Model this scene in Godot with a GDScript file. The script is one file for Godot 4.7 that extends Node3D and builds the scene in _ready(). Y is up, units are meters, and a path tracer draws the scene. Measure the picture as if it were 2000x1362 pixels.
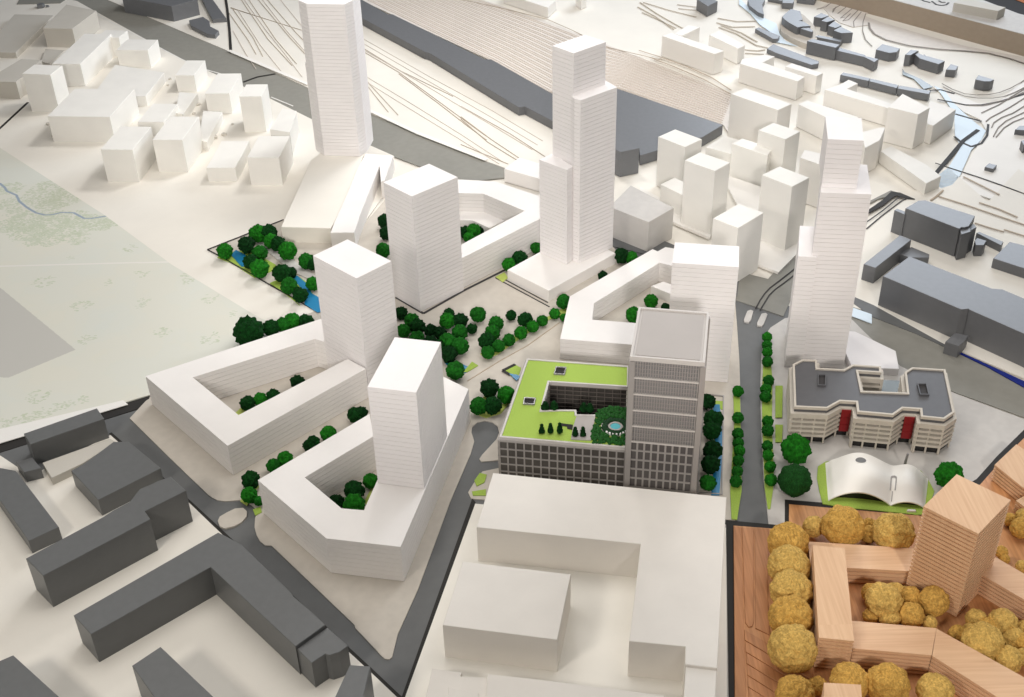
extends Node3D
# A white architectural city model seen from above: card towers and blocks on plates, foam trees, a wooden model in the corner.
# Plan outlines are in millimetres (x, z); heights in metres.

var M := {}
var rng := RandomNumberGenerator.new()
var protos := {}

func xz(a: Array) -> PackedVector2Array:
	var p := PackedVector2Array()
	for i in range(0, a.size(), 2):
		p.append(Vector2(a[i], a[i + 1]) * 0.001)
	if Geometry2D.is_polygon_clockwise(p):
		p.reverse()
	return p

func mid(p: PackedVector2Array) -> Vector2:
	var lo := p[0]
	var hi := p[0]
	for v in p:
		lo = lo.min(v)
		hi = hi.max(v)
	return (lo + hi) / 2.0

func moved(p: PackedVector2Array, by: Vector2) -> PackedVector2Array:
	var r := PackedVector2Array()
	for v in p:
		r.append(v + by)
	return r

func inset(p: PackedVector2Array, d: float) -> PackedVector2Array:
	var r := PackedVector2Array()
	var n := p.size()
	for i in n:
		var e0 := (p[i] - p[(i + n - 1) % n]).normalized()
		var e1 := (p[(i + 1) % n] - p[i]).normalized()
		var n0 := Vector2(-e0.y, e0.x)
		var n1 := Vector2(-e1.y, e1.x)
		var m := (n0 + n1).normalized()
		r.append(p[i] + m * (d / maxf(0.35, m.dot(n0))))
	if Geometry2D.is_polygon_clockwise(r):
		return p
	return r

func begin() -> SurfaceTool:
	var st := SurfaceTool.new()
	st.begin(Mesh.PRIMITIVE_TRIANGLES)
	return st

func tri(st: SurfaceTool, a: Vector3, b: Vector3, c: Vector3, n: Vector3) -> void:
	st.set_normal(n)
	if (b - a).cross(c - a).dot(n) > 0.0:
		var t := b
		b = c
		c = t
	for v in [a, b, c]:
		st.set_normal(n)
		st.add_vertex(v)

func quad(st: SurfaceTool, a: Vector3, b: Vector3, c: Vector3, d: Vector3, n: Vector3) -> void:
	tri(st, a, b, c, n)
	tri(st, a, c, d, n)

func v3(p: Vector2, y: float) -> Vector3:
	return Vector3(p.x, y, p.y)

func wall_band(st: SurfaceTool, a: PackedVector2Array, ya: float, b: PackedVector2Array, yb: float) -> void:
	var n := a.size()
	for i in n:
		var j := (i + 1) % n
		var e := a[j] - a[i]
		var out := Vector3(e.y, 0, -e.x).normalized()
		var up := v3(b[i], yb) - v3(a[i], ya)
		var nn := up.cross(v3(e, 0)).normalized()
		if nn.dot(out) < 0:
			nn = -nn
		quad(st, v3(a[i], ya), v3(a[j], ya), v3(b[j], yb), v3(b[i], yb), nn)

func cap(st: SurfaceTool, p: PackedVector2Array, y: float, up := 1.0) -> void:
	var t := Geometry2D.triangulate_polygon(p)
	for i in range(0, t.size(), 3):
		tri(st, v3(p[t[i]], y), v3(p[t[i + 1]], y), v3(p[t[i + 2]], y), Vector3(0, up, 0))

func prism(st: SurfaceTool, p: PackedVector2Array, y0: float, y1: float, bevel := 0.0) -> void:
	if bevel > 0.0:
		var top := inset(p, bevel)
		wall_band(st, p, y0, p, y1 - bevel)
		wall_band(st, p, y1 - bevel, top, y1)
		cap(st, top, y1)
	else:
		wall_band(st, p, y0, p, y1)
		cap(st, p, y1)
	cap(st, p, y0, -1.0)

func bx(st: SurfaceTool, c: Vector3, s: Vector3) -> void:
	var h := s / 2.0
	for ax in 3:
		for sg in [-1.0, 1.0]:
			var n := Vector3.ZERO
			n[ax] = sg
			var u := Vector3.ZERO
			u[(ax + 1) % 3] = h[(ax + 1) % 3]
			var w := Vector3.ZERO
			w[(ax + 2) % 3] = h[(ax + 2) % 3]
			var o: Vector3 = c + n * h[ax]
			quad(st, o - u - w, o + u - w, o + u + w, o - u + w, n)

func tag(o: Node, label: String, category := "", group := "", kind := "") -> void:
	if label:
		o.set_meta("label", label)
	if category:
		o.set_meta("category", category)
	if group:
		o.set_meta("group", group)
	if kind:
		o.set_meta("kind", kind)

var taken := {}
func numbered(called: String) -> String:
	taken[called] = taken.get(called, -1) + 1
	return called if taken[called] == 0 else "%s_%03d" % [called, taken[called]]

func piece(called: String, mesh: Mesh, m: Material, parent: Node, at := Vector3.ZERO) -> MeshInstance3D:
	var o := MeshInstance3D.new()
	o.name = numbered(called) if parent == self else called
	o.mesh = mesh
	o.material_override = m
	o.position = at
	parent.add_child(o, true)
	return o

func thing(called: String, label: String, category: String, at: Vector3, group := "") -> Node3D:
	var o := Node3D.new()
	o.name = numbered(called)
	o.position = at
	add_child(o)
	tag(o, label, category, group)
	return o

# one solid block of card
func block(called: String, label: String, group: String, m: String, a: Array, y0: float, y1: float, bevel := 0.0015) -> MeshInstance3D:
	var p := xz(a)
	var c := mid(p)
	var st := begin()
	prism(st, moved(p, -c), 0.0, y1 - y0, bevel)
	var o := piece(called, st.commit(), M[m], self, Vector3(c.x, y0, c.y))
	tag(o, label, "model building", group)
	return o

# a block made of several volumes: the first is its own mesh, the others are its parts
func compound(called: String, label: String, group: String, m: String, vols: Array) -> Node3D:
	var c := mid(xz(vols[0][1]))
	var o := thing(called, label, "model building", Vector3(c.x, 0, c.y), group)
	for v in vols:
		var st := begin()
		prism(st, moved(xz(v[1]), -c), v[2], v[3], 0.0015)
		piece(v[0], st.commit(), M[m], o)
	return o

# a ground plate: a sheet whose top is at y
func plate(called: String, label: String, m: String, a: Array, y: float, thick := 0.004) -> MeshInstance3D:
	var st := begin()
	prism(st, xz(a), y - thick, y, 0.0)
	var o := piece(called, st.commit(), M[m], self)
	tag(o, label, "ground", "", "structure")
	return o

# a volume laminated from one card slab per storey round a recessed core
func storeys(o: Node3D, m: String, p: PackedVector2Array, y0: float, y1: float, n: int) -> void:
	var pitch := (y1 - y0) / n
	var joint := 0.0064 if m.begins_with("wood") else 0.0015
	var st := begin()
	prism(st, p, 0.0, pitch - joint, 0.0)
	var slab := st.commit()
	for i in n:
		piece("floor_slab" if i < n - 1 else "roof_slab", slab, M[m], o, Vector3(0, y0 + i * pitch + joint, 0))
	st = begin()
	prism(st, inset(p, 0.008 if m.begins_with("wood") else 0.003), y0, y1 - pitch * 0.5, 0.0)
	piece("core", st.commit(), M[m], o)

func laminated(called: String, label: String, group: String, m: String, vols: Array) -> Node3D:
	var c := mid(xz(vols[0][0]))
	var o := thing(called, label, "model building", Vector3(c.x, 0, c.y), group)
	for v in vols:
		storeys(o, m, moved(xz(v[0]), -c), v[1], v[2], v[3])
	return o

# flat ribbon of width w along points (mm), lying at y
func ribbon(st: SurfaceTool, a: Array, w: float, y: float, thick := 0.002) -> void:
	for i in range(0, a.size() - 2, 2):
		var p := Vector2(a[i], a[i + 1]) * 0.001
		var r := Vector2(a[i + 2], a[i + 3]) * 0.001
		var d := (r - p).normalized()
		var s := Vector2(-d.y, d.x) * w / 2.0
		prism(st, PackedVector2Array([p - s, r - s, r + s, p + s]) if not Geometry2D.is_polygon_clockwise(PackedVector2Array([p - s, r - s, r + s, p + s])) else PackedVector2Array([p + s, r + s, r - s, p - s]), y - thick, y, 0.0)

func strip(called: String, label: String, category: String, group: String, m: String, lines: Array, w: float, y: float, part := "") -> void:
	if part == "":
		var st := begin()
		for a in lines:
			ribbon(st, a, w, y)
		var o := piece(called, st.commit(), M[m], self)
		tag(o, label, category, group)
		return
	var t := thing(called, label, category, Vector3.ZERO, group)
	for a in lines:
		var s2 := begin()
		ribbon(s2, a, w, y)
		piece(part, s2.commit(), M[m], t)

# foam ball: a sphere of nearly even triangles pushed about by noise
func foam(r: float, rings: int, rough: float, fine: float, sd: int, squash := 1.0) -> ArrayMesh:
	var nz := FastNoiseLite.new()
	nz.seed = sd
	nz.frequency = 1.1
	nz.fractal_octaves = 2
	var nf := FastNoiseLite.new()
	nf.seed = sd + 7
	nf.noise_type = FastNoiseLite.TYPE_CELLULAR
	nf.cellular_return_type = FastNoiseLite.RETURN_DISTANCE
	nf.frequency = 13.0 if fine < 0.12 else 6.5
	var st := begin()
	st.set_smooth_group(0)
	var cols := rings * 2
	var pts := []
	for i in rings + 1:
		var row := []
		for j in cols:
			var th := PI * i / rings
			var ph := TAU * (j + 0.5 * (i % 2)) / cols
			var d := Vector3(sin(th) * cos(ph), cos(th), sin(th) * sin(ph))
			var k := 1.0 + rough * nz.get_noise_3dv(d * 1.6) - fine * (nf.get_noise_3dv(d + d * rough * 0.3 * nz.get_noise_3dv(d * 5.0)) + 0.6)
			row.append(d * r * k * Vector3(1, squash, 1))
		pts.append(row)
	for i in rings:
		for j in cols:
			var a: Vector3 = pts[i][j]
			var b: Vector3 = pts[i][(j + 1) % cols]
			var c: Vector3 = pts[i + 1][(j + 1) % cols]
			var e: Vector3 = pts[i + 1][j]
			for t in ([[a, b, c], [a, c, e]] if i % 2 else [[a, b, e], [b, c, e]]):
				var n: Vector3 = (t[1] - t[0]).cross(t[2] - t[0])
				if n.length_squared() < 1e-16:
					continue
				if n.dot(t[0]) > 0.0:
					t = [t[0], t[2], t[1]]
				for v in t:
					st.add_vertex(v)
	st.index()
	st.generate_normals()
	return st.commit()

# tree proto: trunk and crown of radius 1, standing on the origin; crown centre at height 1.15
func tree(kind: String, label: String, group: String, x: float, z: float, y: float, r: float, tall := 1.0) -> void:
	var src: Array = protos[kind]
	var t: Node3D = src[rng.randi() % src.size()].duplicate()
	t.name = numbered({"green": "green_tree", "dark": "dark_green_tree", "yellow": "yellow_foam_tree", "sparkle": "dark_green_tree"}[kind])
	add_child(t)
	t.position = Vector3(x, y, z)
	t.rotation.y = rng.randf() * TAU
	t.scale = Vector3(r, r * tall, r)
	tag(t, label, "model tree", group)

func make_protos() -> void:
	for k in [["green", 0.20, 0.30, 36, 4], ["dark", 0.26, 0.29, 36, 4], ["yellow", 0.11, 0.10, 104, 4], ["sparkle", 0.12, 0.16, 40, 1]]:
		protos[k[0]] = []
		for s in k[4]:
			var t := Node3D.new()
			var st := begin()
			for j in 7:
				var a0 := TAU * j / 7.0
				var a1 := TAU * (j + 1) / 7.0
				var d0 := Vector3(cos(a0), 0, sin(a0))
				var d1 := Vector3(cos(a1), 0, sin(a1))
				quad(st, d0 * 0.13, d1 * 0.13, d1 * 0.08 + Vector3.UP * 0.6, d0 * 0.08 + Vector3.UP * 0.6, (d0 + d1).normalized())
			var trunk := piece("trunk", st.commit(), M.trunk, t)
			trunk.name = "trunk"
			var mm: Material = M["tree_" + k[0]] if s % 2 == 0 or k[0] == "sparkle" else M["tree_" + k[0] + "_b"]
			piece("crown", foam(1.0, k[3], k[1], k[2], 11 + s * 5 + k[3], 1.0 if k[0] != "yellow" else 0.96), mm, t, Vector3(0, 1.12, 0))
			protos[k[0]].append(t)

func noise_tex(freq: float, lo: float, hi: float, sd: int, size := 512, oct := 4) -> NoiseTexture2D:
	var n := FastNoiseLite.new()
	n.seed = sd
	n.frequency = freq
	n.fractal_octaves = oct
	var t := NoiseTexture2D.new()
	t.width = size
	t.height = size
	t.seamless = true
	t.noise = n
	var g := Gradient.new()
	g.set_color(0, Color(lo, lo, lo))
	g.set_color(1, Color(hi, hi, hi))
	t.color_ramp = g
	return t

func speck_tex(freq: float, lo: float, hi: float, sd: int) -> NoiseTexture2D:
	var t := noise_tex(freq, lo, hi, sd, 512, 2)
	(t.noise as FastNoiseLite).noise_type = FastNoiseLite.TYPE_CELLULAR
	(t.noise as FastNoiseLite).cellular_return_type = FastNoiseLite.RETURN_CELL_VALUE
	return t

func mat(called: String, c: Color, rough: float, tex: Texture2D = null, scale := 1.0, spec := 0.5) -> StandardMaterial3D:
	var m := StandardMaterial3D.new()
	m.resource_name = called
	m.albedo_color = c
	m.roughness = rough
	m.metallic_specular = spec
	if tex:
		m.albedo_texture = tex
		m.uv1_triplanar = true
		m.uv1_world_triplanar = true
		m.uv1_scale = Vector3.ONE * scale
	M[called] = m
	return m

func wood_tex(sd: int, dark: Color, light: Color, cross := false) -> ImageTexture:
	var n := FastNoiseLite.new()
	n.seed = sd
	n.frequency = 0.012
	n.fractal_octaves = 3
	var im := Image.create(1024, 1024, false, Image.FORMAT_RGB8)
	for y in 1024:
		for x in 1024:
			var v := n.get_noise_2d(x * 6.0, y * 0.22)
			var w := n.get_noise_2d(x * 0.8 + 900.0, y * 0.08)
			im.set_pixel(y if cross else x, x if cross else y, dark.lerp(light, clampf(0.55 + 0.55 * v + 0.5 * w, 0.0, 1.0)))
	return ImageTexture.create_from_image(im)

func make_materials() -> void:
	var soft := noise_tex(0.006, 0.975, 1.0, 3)
	var fine := noise_tex(0.03, 0.955, 1.0, 5)
	mat("white_card", Color(0.955, 0.94, 0.935), 0.8, soft, 1.3)
	mat("ring_card", Color(0.95, 0.935, 0.92), 0.8, soft, 1.1)
	mat("cream_card", Color(0.94, 0.93, 0.905), 0.85, soft, 1.5)
	mat("warm_card", Color(0.92, 0.90, 0.87), 0.85, soft, 1.5)
	mat("warm_board", Color(0.965, 0.95, 0.915), 0.85, soft, 0.9)
	mat("ridge_brown", Color(0.66, 0.60, 0.53), 0.85, fine, 1.5)  # darker brown than the ridge's top sheet
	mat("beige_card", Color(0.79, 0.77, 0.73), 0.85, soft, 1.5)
	mat("cream_board", Color(0.93, 0.91, 0.87), 0.85, soft, 0.7)
	mat("white_board", Color(0.95, 0.935, 0.91), 0.8, soft, 0.7)
	mat("plaza", Color(0.80, 0.77, 0.725), 0.85, fine, 1.2)
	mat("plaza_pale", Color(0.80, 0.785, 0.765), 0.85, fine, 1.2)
	mat("road", Color(0.415, 0.42, 0.42), 0.7, fine, 1.0)
	mat("olive_road", Color(0.565, 0.557, 0.525), 0.75, fine, 1.0)
	mat("grey_card", Color(0.425, 0.43, 0.43), 0.42, fine, 1.6)
	mat("slate_card", Color(0.435, 0.44, 0.45), 0.45, fine, 1.6)
	mat("black", Color(0.15, 0.14, 0.13), 0.8)
	mat("brown_line", Color(0.70, 0.635, 0.56), 0.9)
	mat("pale_line", Color(0.74, 0.69, 0.62), 0.9)
	mat("white_line", Color(0.93, 0.92, 0.9), 0.8)
	mat("dark_line", Color(0.22, 0.21, 0.21), 0.8)
	mat("ice_blue", Color(0.85, 0.905, 0.945), 0.7)
	mat("blue_edge", Color(0.02, 0.13, 0.50), 0.5)
	mat("turquoise", Color(0.38, 0.74, 0.78), 0.2)
	mat("white_shell", Color(0.97, 0.96, 0.935), 0.45)
	mat("pond_blue", Color(0.10, 0.48, 0.66), 0.4)
	mat("lime", Color(0.67, 0.785, 0.335), 0.9, noise_tex(0.06, 0.86, 1.0, 17), 5.0)
	mat("pale_lime", Color(0.74, 0.80, 0.40), 0.8, fine, 2.0)
	mat("hedge", Color(0.10, 0.43, 0.09), 0.9, noise_tex(0.09, 0.55, 1.0, 9), 6.0)
	mat("hedge_dark", Color(0.08, 0.30, 0.13), 0.9, noise_tex(0.09, 0.55, 1.0, 9), 6.0)
	mat("trunk", Color(0.25, 0.19, 0.12), 0.9)
	var leaf := speck_tex(0.06, 0.5, 1.0, 12)
	mat("tree_green", Color(0.15, 0.53, 0.12), 0.9, leaf, 4.0, 0.25)
	mat("tree_green_b", Color(0.13, 0.46, 0.12), 0.9, leaf, 4.0, 0.25)
	mat("tree_dark", Color(0.06, 0.25, 0.09), 0.9, leaf, 4.0, 0.25)
	mat("tree_dark_b", Color(0.065, 0.29, 0.095), 0.9, leaf, 4.0, 0.25)
	var flecks := noise_tex(0.16, 0.0, 1.0, 21, 512, 2)
	var g := Gradient.new()
	g.offsets = PackedFloat32Array([0.0, 0.60, 0.70, 1.0])
	g.colors = PackedColorArray([Color(0.5, 0.5, 0.5), Color(0.62, 0.62, 0.62), Color(1, 1, 1), Color(1, 1, 1)])
	flecks.color_ramp = g
	mat("tree_sparkle", Color(0.16, 0.40, 0.17), 0.9, flecks, 3.0, 0.25)
	var grain := speck_tex(0.085, 0.64, 1.0, 31)
	mat("tree_yellow", Color(0.95, 0.785, 0.44), 0.9, grain, 4.5, 0.3)
	mat("tree_yellow_b", Color(0.93, 0.735, 0.38), 0.9, grain, 4.5, 0.3)
	var wt := wood_tex(40, Color(0.835, 0.67, 0.515), Color(0.90, 0.75, 0.595))
	var wb := wood_tex(44, Color(0.70, 0.485, 0.305), Color(0.85, 0.625, 0.425))
	mat("wood", Color(1, 1, 1), 0.6, wt, 1.1)
	mat("wood_cross", Color(1, 1, 1), 0.6, wood_tex(57, Color(0.825, 0.66, 0.515), Color(0.89, 0.74, 0.59), true), 1.1)
	mat("wood_board", Color(1, 1, 1), 0.55, wb, 1.0)
	mat("wood_plank", Color(0.93, 0.90, 0.88), 0.55, wb, 1.0)
	mat("glass_dark", Color(0.13, 0.125, 0.125), 0.2)
	mat("glass_grey", Color(0.53, 0.52, 0.52), 0.3)
	mat("glass_brown", Color(0.31, 0.295, 0.28), 0.18)
	mat("glass_mid", Color(0.36, 0.345, 0.34), 0.18)
	mat("slat_brown", Color(0.44, 0.41, 0.385), 0.5)
	mat("track_bed", Color(0.88, 0.85, 0.815), 0.85, fine, 1.0)
	mat("sleeper", Color(0.83, 0.785, 0.74), 0.9)
	mat("soft_line", Color(0.56, 0.53, 0.50), 0.9)
	mat("frame_grey", Color(0.62, 0.60, 0.585), 0.5)
	mat("frame_pale", Color(0.78, 0.76, 0.74), 0.5)
	mat("roof_grey", Color(0.68, 0.655, 0.635), 0.6, soft, 1.2)
	mat("roof_slate", Color(0.37, 0.37, 0.38), 0.6, fine, 1.4)
	mat("facade_stone", Color(0.83, 0.80, 0.75), 0.75, fine, 1.4)
	mat("red", Color(0.52, 0.03, 0.07), 0.5)
	mat("court", Color(0.38, 0.42, 0.42), 0.4)
	mat("floor_dark", Color(0.10, 0.08, 0.07), 0.8)
	mat("orange_floor", Color(0.62, 0.33, 0.10), 0.6)

func light(called: String, at: Vector3, towards: Vector3, size: Vector2, c: Color, energy: float) -> void:
	var l := AreaLight3D.new()
	l.name = called
	l.area_size = size
	l.area_normalize_energy = true
	l.light_color = c
	l.light_energy = energy
	l.area_range = 40.0
	l.shadow_enabled = true
	add_child(l)
	l.look_at_from_position(at, towards, Vector3.UP if absf((towards - at).normalized().y) < 0.95 else Vector3.FORWARD)

func spot(called: String, at: Vector3, towards: Vector3, half: float, c: Color, energy: float) -> void:
	var l := SpotLight3D.new()
	l.name = called
	l.spot_angle = half
	l.spot_angle_attenuation = 0.45
	l.spot_range = 40.0
	l.light_size = 0.25
	l.light_color = c
	l.light_energy = energy
	l.shadow_enabled = true
	add_child(l)
	l.look_at_from_position(at, towards)

func build_ground() -> void:
	plate("floor", "dark hall floor beyond the far edge of the model", "floor_dark", [-14000, 8000, -14000, -18000, 14000, -18000, 14000, 8000], -0.9, 0.05)
	plate("floor", "orange strip of floor in the top right corner", "orange_floor", [4963, -7607, 5140, -7170, 5294, -6788, 5857, -8228, 5331, -8276], -0.894, 0.004)
	plate("model_base", "cream card base under the whole city model", "cream_board", [-6500, 2600, -6500, -25190, 6500, 2087, 6500, 2600], -0.01, 0.06)
	plate("road", "grey card road sheet winding between the white blocks", "road", [-2735, 1073, -2077, 643, -1539, 354, -893, -591, 23, -1532, 1110, -583, 1311, -289, 1282, -115, 1123, 355, 927, 1204, 807, 1183, -158, 1034, -379, 1950, -489, 2192, -2341, 2133], -0.004, 0.005)
	plate("plaza", "beige card plaza plate under the white courtyard blocks and office", "plaza", [-1603, 442, -1380, 707, -1179, 941, -1159, 960, -1135, 976, -1105, 983, -1074, 981, -1047, 979, -1004, 1004, -972, 1043, -975, 1083, -969, 1133, -955, 1175, -936, 1211, -914, 1233, -891, 1234, -553, 1629, -549, 1643, -452, 1766, -439, 1780, -426, 1782, -417, 1774, -405, 1676, -347, 1469, -249, 1020, -174, 733, -162, 659, -174, 601, -172, 564, -151, 534, -120, 525, -88, 537, -67, 565, -61, 606, -72, 649, -129, 745, -141, 773, -133, 789, -62, 783, -63, 830, -128, 849, -154, 900, -182, 970, -170, 1006, 802, 1165, 855, 948, 910, 666, 962, 353, 997, 125, 1030, -121, 1057, -332, 797, -682, 566, -797, 449, -1141, -90, -1658, -279, -1721, -588, -1786, -793, -1143, -1222, -1294, -1558, -988, -916, -369, -1218, -147, -1564, 322], 0, 0.008)
	plate("plaza", "pale grey card plaza under the slatted office and the white pavilion", "plaza_pale", [1261, -188, 1181, -114, 1132, -32, 1093, 129, 1046, 357, 992, 669, 948, 952, 920, 1192, 977, 1202, 1005, 1069, 1143, 1091, 1491, 1154, 1755, 985, 1879, 853, 2100, 638, 1846, 423, 1747, 296, 1678, 216, 1596, -51, 1534, -272], 0, 0.008)
	plate("road", "olive grey road band sweeping past the tall stepped right-hand tower", "olive_road", [1535, -275, 1597, -54, 1679, 213, 1850, 413, 2122, 636, 2418, 762, 2432, 730, 2213, 451, 1962, 120, 1670, -223, 1594, -317], -0.002, 0.004)
	plate("road", "grey strip of road just above the olive road band", "road", [1594, -321, 1659, -184, 1821, -30, 1948, 120, 1939, 91, 1694, -280, 1615, -366], 0.001, 0.003)
	plate("water", "pale blue gleaming canal strip beside the right-hand road", "ice_blue", [1586, -263, 1664, -196, 1644, -119, 1568, -188], 0.004, 0.003)
	plate("ground_edge", "deep blue edge strip between olive road and cream ground", "blue_edge", [1961, 121, 2162, 355, 2207, 408, 2190, 451, 2146, 398, 2048, 247, 1957, 133], 0.004, 0.004)
	plate("ground", "cream ground plate under the grey right-hand blocks", "cream_board", [1543, -307, 1669, -220, 1966, 107, 2218, 381, 2880, 215, 3159, -372, 2883, -1671, 2575, -1280, 2492, -1749, 2174, -1364, 1858, -1060, 1525, -653], 0, 0.006)
	plate("road", "olive grey ramp road with curved rails behind the white office", "olive_road", [1066, -359, 1258, -206, 1374, -465, 1447, -759, 1740, -1123, 2008, -1356, 2145, -1409, 2100, -1449, 1957, -1334, 1469, -863, 1252, -544, 1116, -625], 0, 0.005)
	plate("road", "grey road wedge behind the beige box", "road", [524, -913, 689, -814, 796, -680, 872, -587, 1075, -385, 1124, -598, 849, -895, 708, -1040, 536, -1049], 0.001, 0.004)
	strip("tram_track", "pair of dark curved tram rails climbing behind the white office", "rail track", "", "dark_line", [[1142, -273, 1176, -345, 1209, -404, 1244, -455, 1295, -511, 1380, -607, 1449, -685], [1160, -259, 1195, -326, 1228, -389, 1266, -440, 1312, -489, 1368, -550, 1436, -626]], 0.006, 0.004, "rail")
	strip("tram_track", "straight dark rails beside the tall right-hand tower's shoulder", "rail track", "", "dark_line", [[1871, -1086, 1987, -1206, 2111, -1350, 2135, -1369], [1852, -1013, 1973, -1156, 2128, -1323, 2171, -1347]], 0.007, 0.004, "rail")
	plate("road_gap", "black gap between two card plates beside the right-hand tower", "black", [1911, -1215, 2019, -1327, 2096, -1428, 2140, -1408, 2197, -1330, 2162, -1335, 2112, -1375, 2090, -1361, 2002, -1262, 1901, -1177], 0.005, 0.004)
	block("traffic_island", "left white traffic island at the head of the grey street", "white islands in the street", "plaza_pale", [1070, -166, 1072, -185, 1100, -255, 1116, -264, 1128, -254, 1105, -184, 1089, -156], -0.005, 0.004, 0.001)
	block("traffic_island", "right white traffic island at the head of the grey street", "white islands in the street", "plaza_pale", [1123, -132, 1127, -154, 1162, -229, 1180, -234, 1188, -223, 1156, -143, 1142, -123], -0.005, 0.004, 0.001)
	plate("roundabout", "pale oval roundabout island by the lower left grey blocks", "plaza", [-1111, 1097, -1108, 1074, -1086, 1052, -1059, 1031, -1029, 1028, -1011, 1048, -1008, 1078, -1021, 1108, -1045, 1129, -1076, 1139, -1098, 1127], 0.004, 0.008)
	plate("ground", "cream plate under the lower left grey card blocks", "cream_board", [-2670, 1202, -2067, 668, -1901, 802, -1655, 553, -1234, 995, -1098, 1150, -770, 1514, -476, 1840, -365, 1966, -351, 2199, -2337, 2136], 0, 0.004)
	strip("board_joint", "thin dark strip for the shaded gap along the lower left cream plate", "plate joint", "", "black", [[-1660, 537, -1237, 984, -1099, 1137, -768, 1505, -474, 1832, -375, 1944]], 0.012, -0.002, "")  # dark strip laid on the road for the shade in the gap
	park_plate([-5403, -4394, -3085, -2331, -2196, -1398, -1710, -838, -1200, -329, -825, 1, -821, 42, -1561, 285, -2097, 578, -2778, 979])
	plate("ground_edge", "pale violet border strip along the printed park plate", "white_line", [-2828, 876, -2124, 498, -1876, 404, -1661, 320, -1632, 351, -2091, 594, -2768, 999], 0.005, 0.003)
	plate("gap_shade_sheet", "black sheet for the shaded gap below the printed park plate", "black", [-2774, 991, -2096, 585, -1561, 279, -1544, 353, -2075, 646, -2740, 1061], -0.002, 0.004)  # black sheet painting the shade of an open gap
	plate("ground", "cream plate under the upper left cluster of white blocks", "cream_board", [-8104, -8027, -3433, -5179, -2287, -3781, -1573, -3042, -1202, -2622, -665, -2066, -643, -1744, -799, -1127, -1222, -1294, -1558, -988, -916, -369, -792, -1, -1201, -330, -1711, -838, -2197, -1398, -3085, -2330, -5397, -4380], 0, 0.008)
	strip("board_joint", "black joint running off the left edge behind the white blocks", "plate joint", "", "black", [[-3194, -2595, -3147, -3053]], 0.016, 0.002, "")
	plate("road", "olive grey avenue crossing behind the tall left tower", "olive_road", [-4101, -6110, -3431, -5172, -2287, -3776, -1573, -3038, -1201, -2619, -665, -2063, -264, -1698, 56, -1751, 28, -1826, -120, -1959, -896, -2745, -1309, -3170, -1968, -3906, -3184, -5190, -3918, -6093], -0.002, 0.004)
	strip("road_marking", "thin white kerb lines along the olive avenue", "road marking", "", "white_line", [[-3180, -4828, -2830, -4419, -2285, -3778, -2108, -3590, -1915, -3448], [-1540, -3033, -1374, -2870]], 0.008, 0.001, "line")
	strip("board_joint", "black joint across the olive avenue beside the tall left tower", "plate joint", "", "black", [[-1771, -3311, -1688, -3401, -1572, -3448]], 0.016, 0.002, "")
	plate("ground", "cream rail yard plate above the olive avenue", "cream_board", [-3182, -5183, -1969, -3911, -1310, -3174, -896, -2748, -120, -1961, 28, -1829, 239, -1606, 439, -1823, 378, -2314, 281, -2522, 123, -2744, -530, -3750, -1157, -4699, -1437, -5433, -2895, -7684, -4219, -7085], 0, 0.006)
	strip("kerb", "white raised kerb between the rail yard and the olive avenue", "kerb", "", "white_board", [[-1976, -3917, -1615, -3535, -1316, -3222], [-899, -2783, -537, -2372, -119, -1965]], 0.03, 0.008, "kerb_stone")
	strip("board_joint", "thin black joint line at the far end of the rail yard", "plate joint", "", "black", [[-2250, -5245, -2161, -4861, -2054, -4365, -1956, -3880]], 0.02, 0.004, "")
	strip("rail_track", "leftmost pair of fine rails in the cream rail yard", "rail track", "fine rails in the cream yard", "pale_line", [[-2131, -4772, -1871, -4125, -1769, -3838], [-2131, -4898, -1848, -4188, -1713, -3789]], 0.005, 0.003, "rail")
	strip("rail_track", "second pair of fine rails in the rail yard", "rail track", "fine rails in the cream yard", "pale_line", [[-2117, -5159, -1731, -4146, -1478, -3595], [-2055, -5154, -1675, -4142, -1450, -3622]], 0.005, 0.003, "rail")
	strip("rail_track", "third pair of fine rails beside the tall left tower", "rail track", "fine rails in the cream yard", "pale_line", [[-1982, -5148, -1565, -4149, -1380, -3734], [-1908, -5141, -1552, -4295, -1404, -3963]], 0.005, 0.003, "rail")
	strip("rail_track", "brown siding rails curving across the cream rail yard", "rail track", "fine rails in the cream yard", "brown_line", [[-1051, -3905, -722, -3411, -394, -2809, -121, -2311], [-721, -3383, -414, -2811, -234, -2465, -120, -2256], [-1051, -3967, -714, -3439, -340, -2956]], 0.0045, 0.003, "rail")
	strip("rail_track", "pair of rails running down to the kerb right of the tall left tower", "rail track", "fine rails in the cream yard", "pale_line", [[-971, -3319, -746, -2724], [-951, -3317, -680, -2671]], 0.005, 0.003, "rail")
	strip("rail_track", "long brown rails below the far end of the grey slab", "rail track", "fine rails in the cream yard", "brown_line", [[-282, -2620, -93, -2265, 78, -1978], [-286, -2789, 26, -2335, 224, -1999], [-282, -2584, -111, -2222, 56, -1965], [-274, -2201, 7, -1911]], 0.0045, 0.003, "rail")
	strip("rail_track", "long thin line crossing the far rail yard", "rail track", "fine rails in the cream yard", "brown_line", [[-2139, -4899, -1906, -4682, -2141, -4892, -1798, -4585, -1448, -4270]], 0.0045, 0.003, "rail")
	strip("rail_track", "bundle of very faint parallel rails along the foot of the grey slab", "rail track", "fine rails in the cream yard", "sleeper", [[-1068, -4164, -505, -3310, -89, -2710, 219, -2220], [-1037, -4031, -501, -3218, -105, -2621, 186, -2164], [-996, -3859, -496, -3109, -121, -2526, 153, -2100], [-937, -3342, -619, -2873, -277, -2350, -15, -1928], [-929, -3249, -613, -2771, -291, -2291, -45, -1916]], 0.004, 0.003, "rail")
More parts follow.
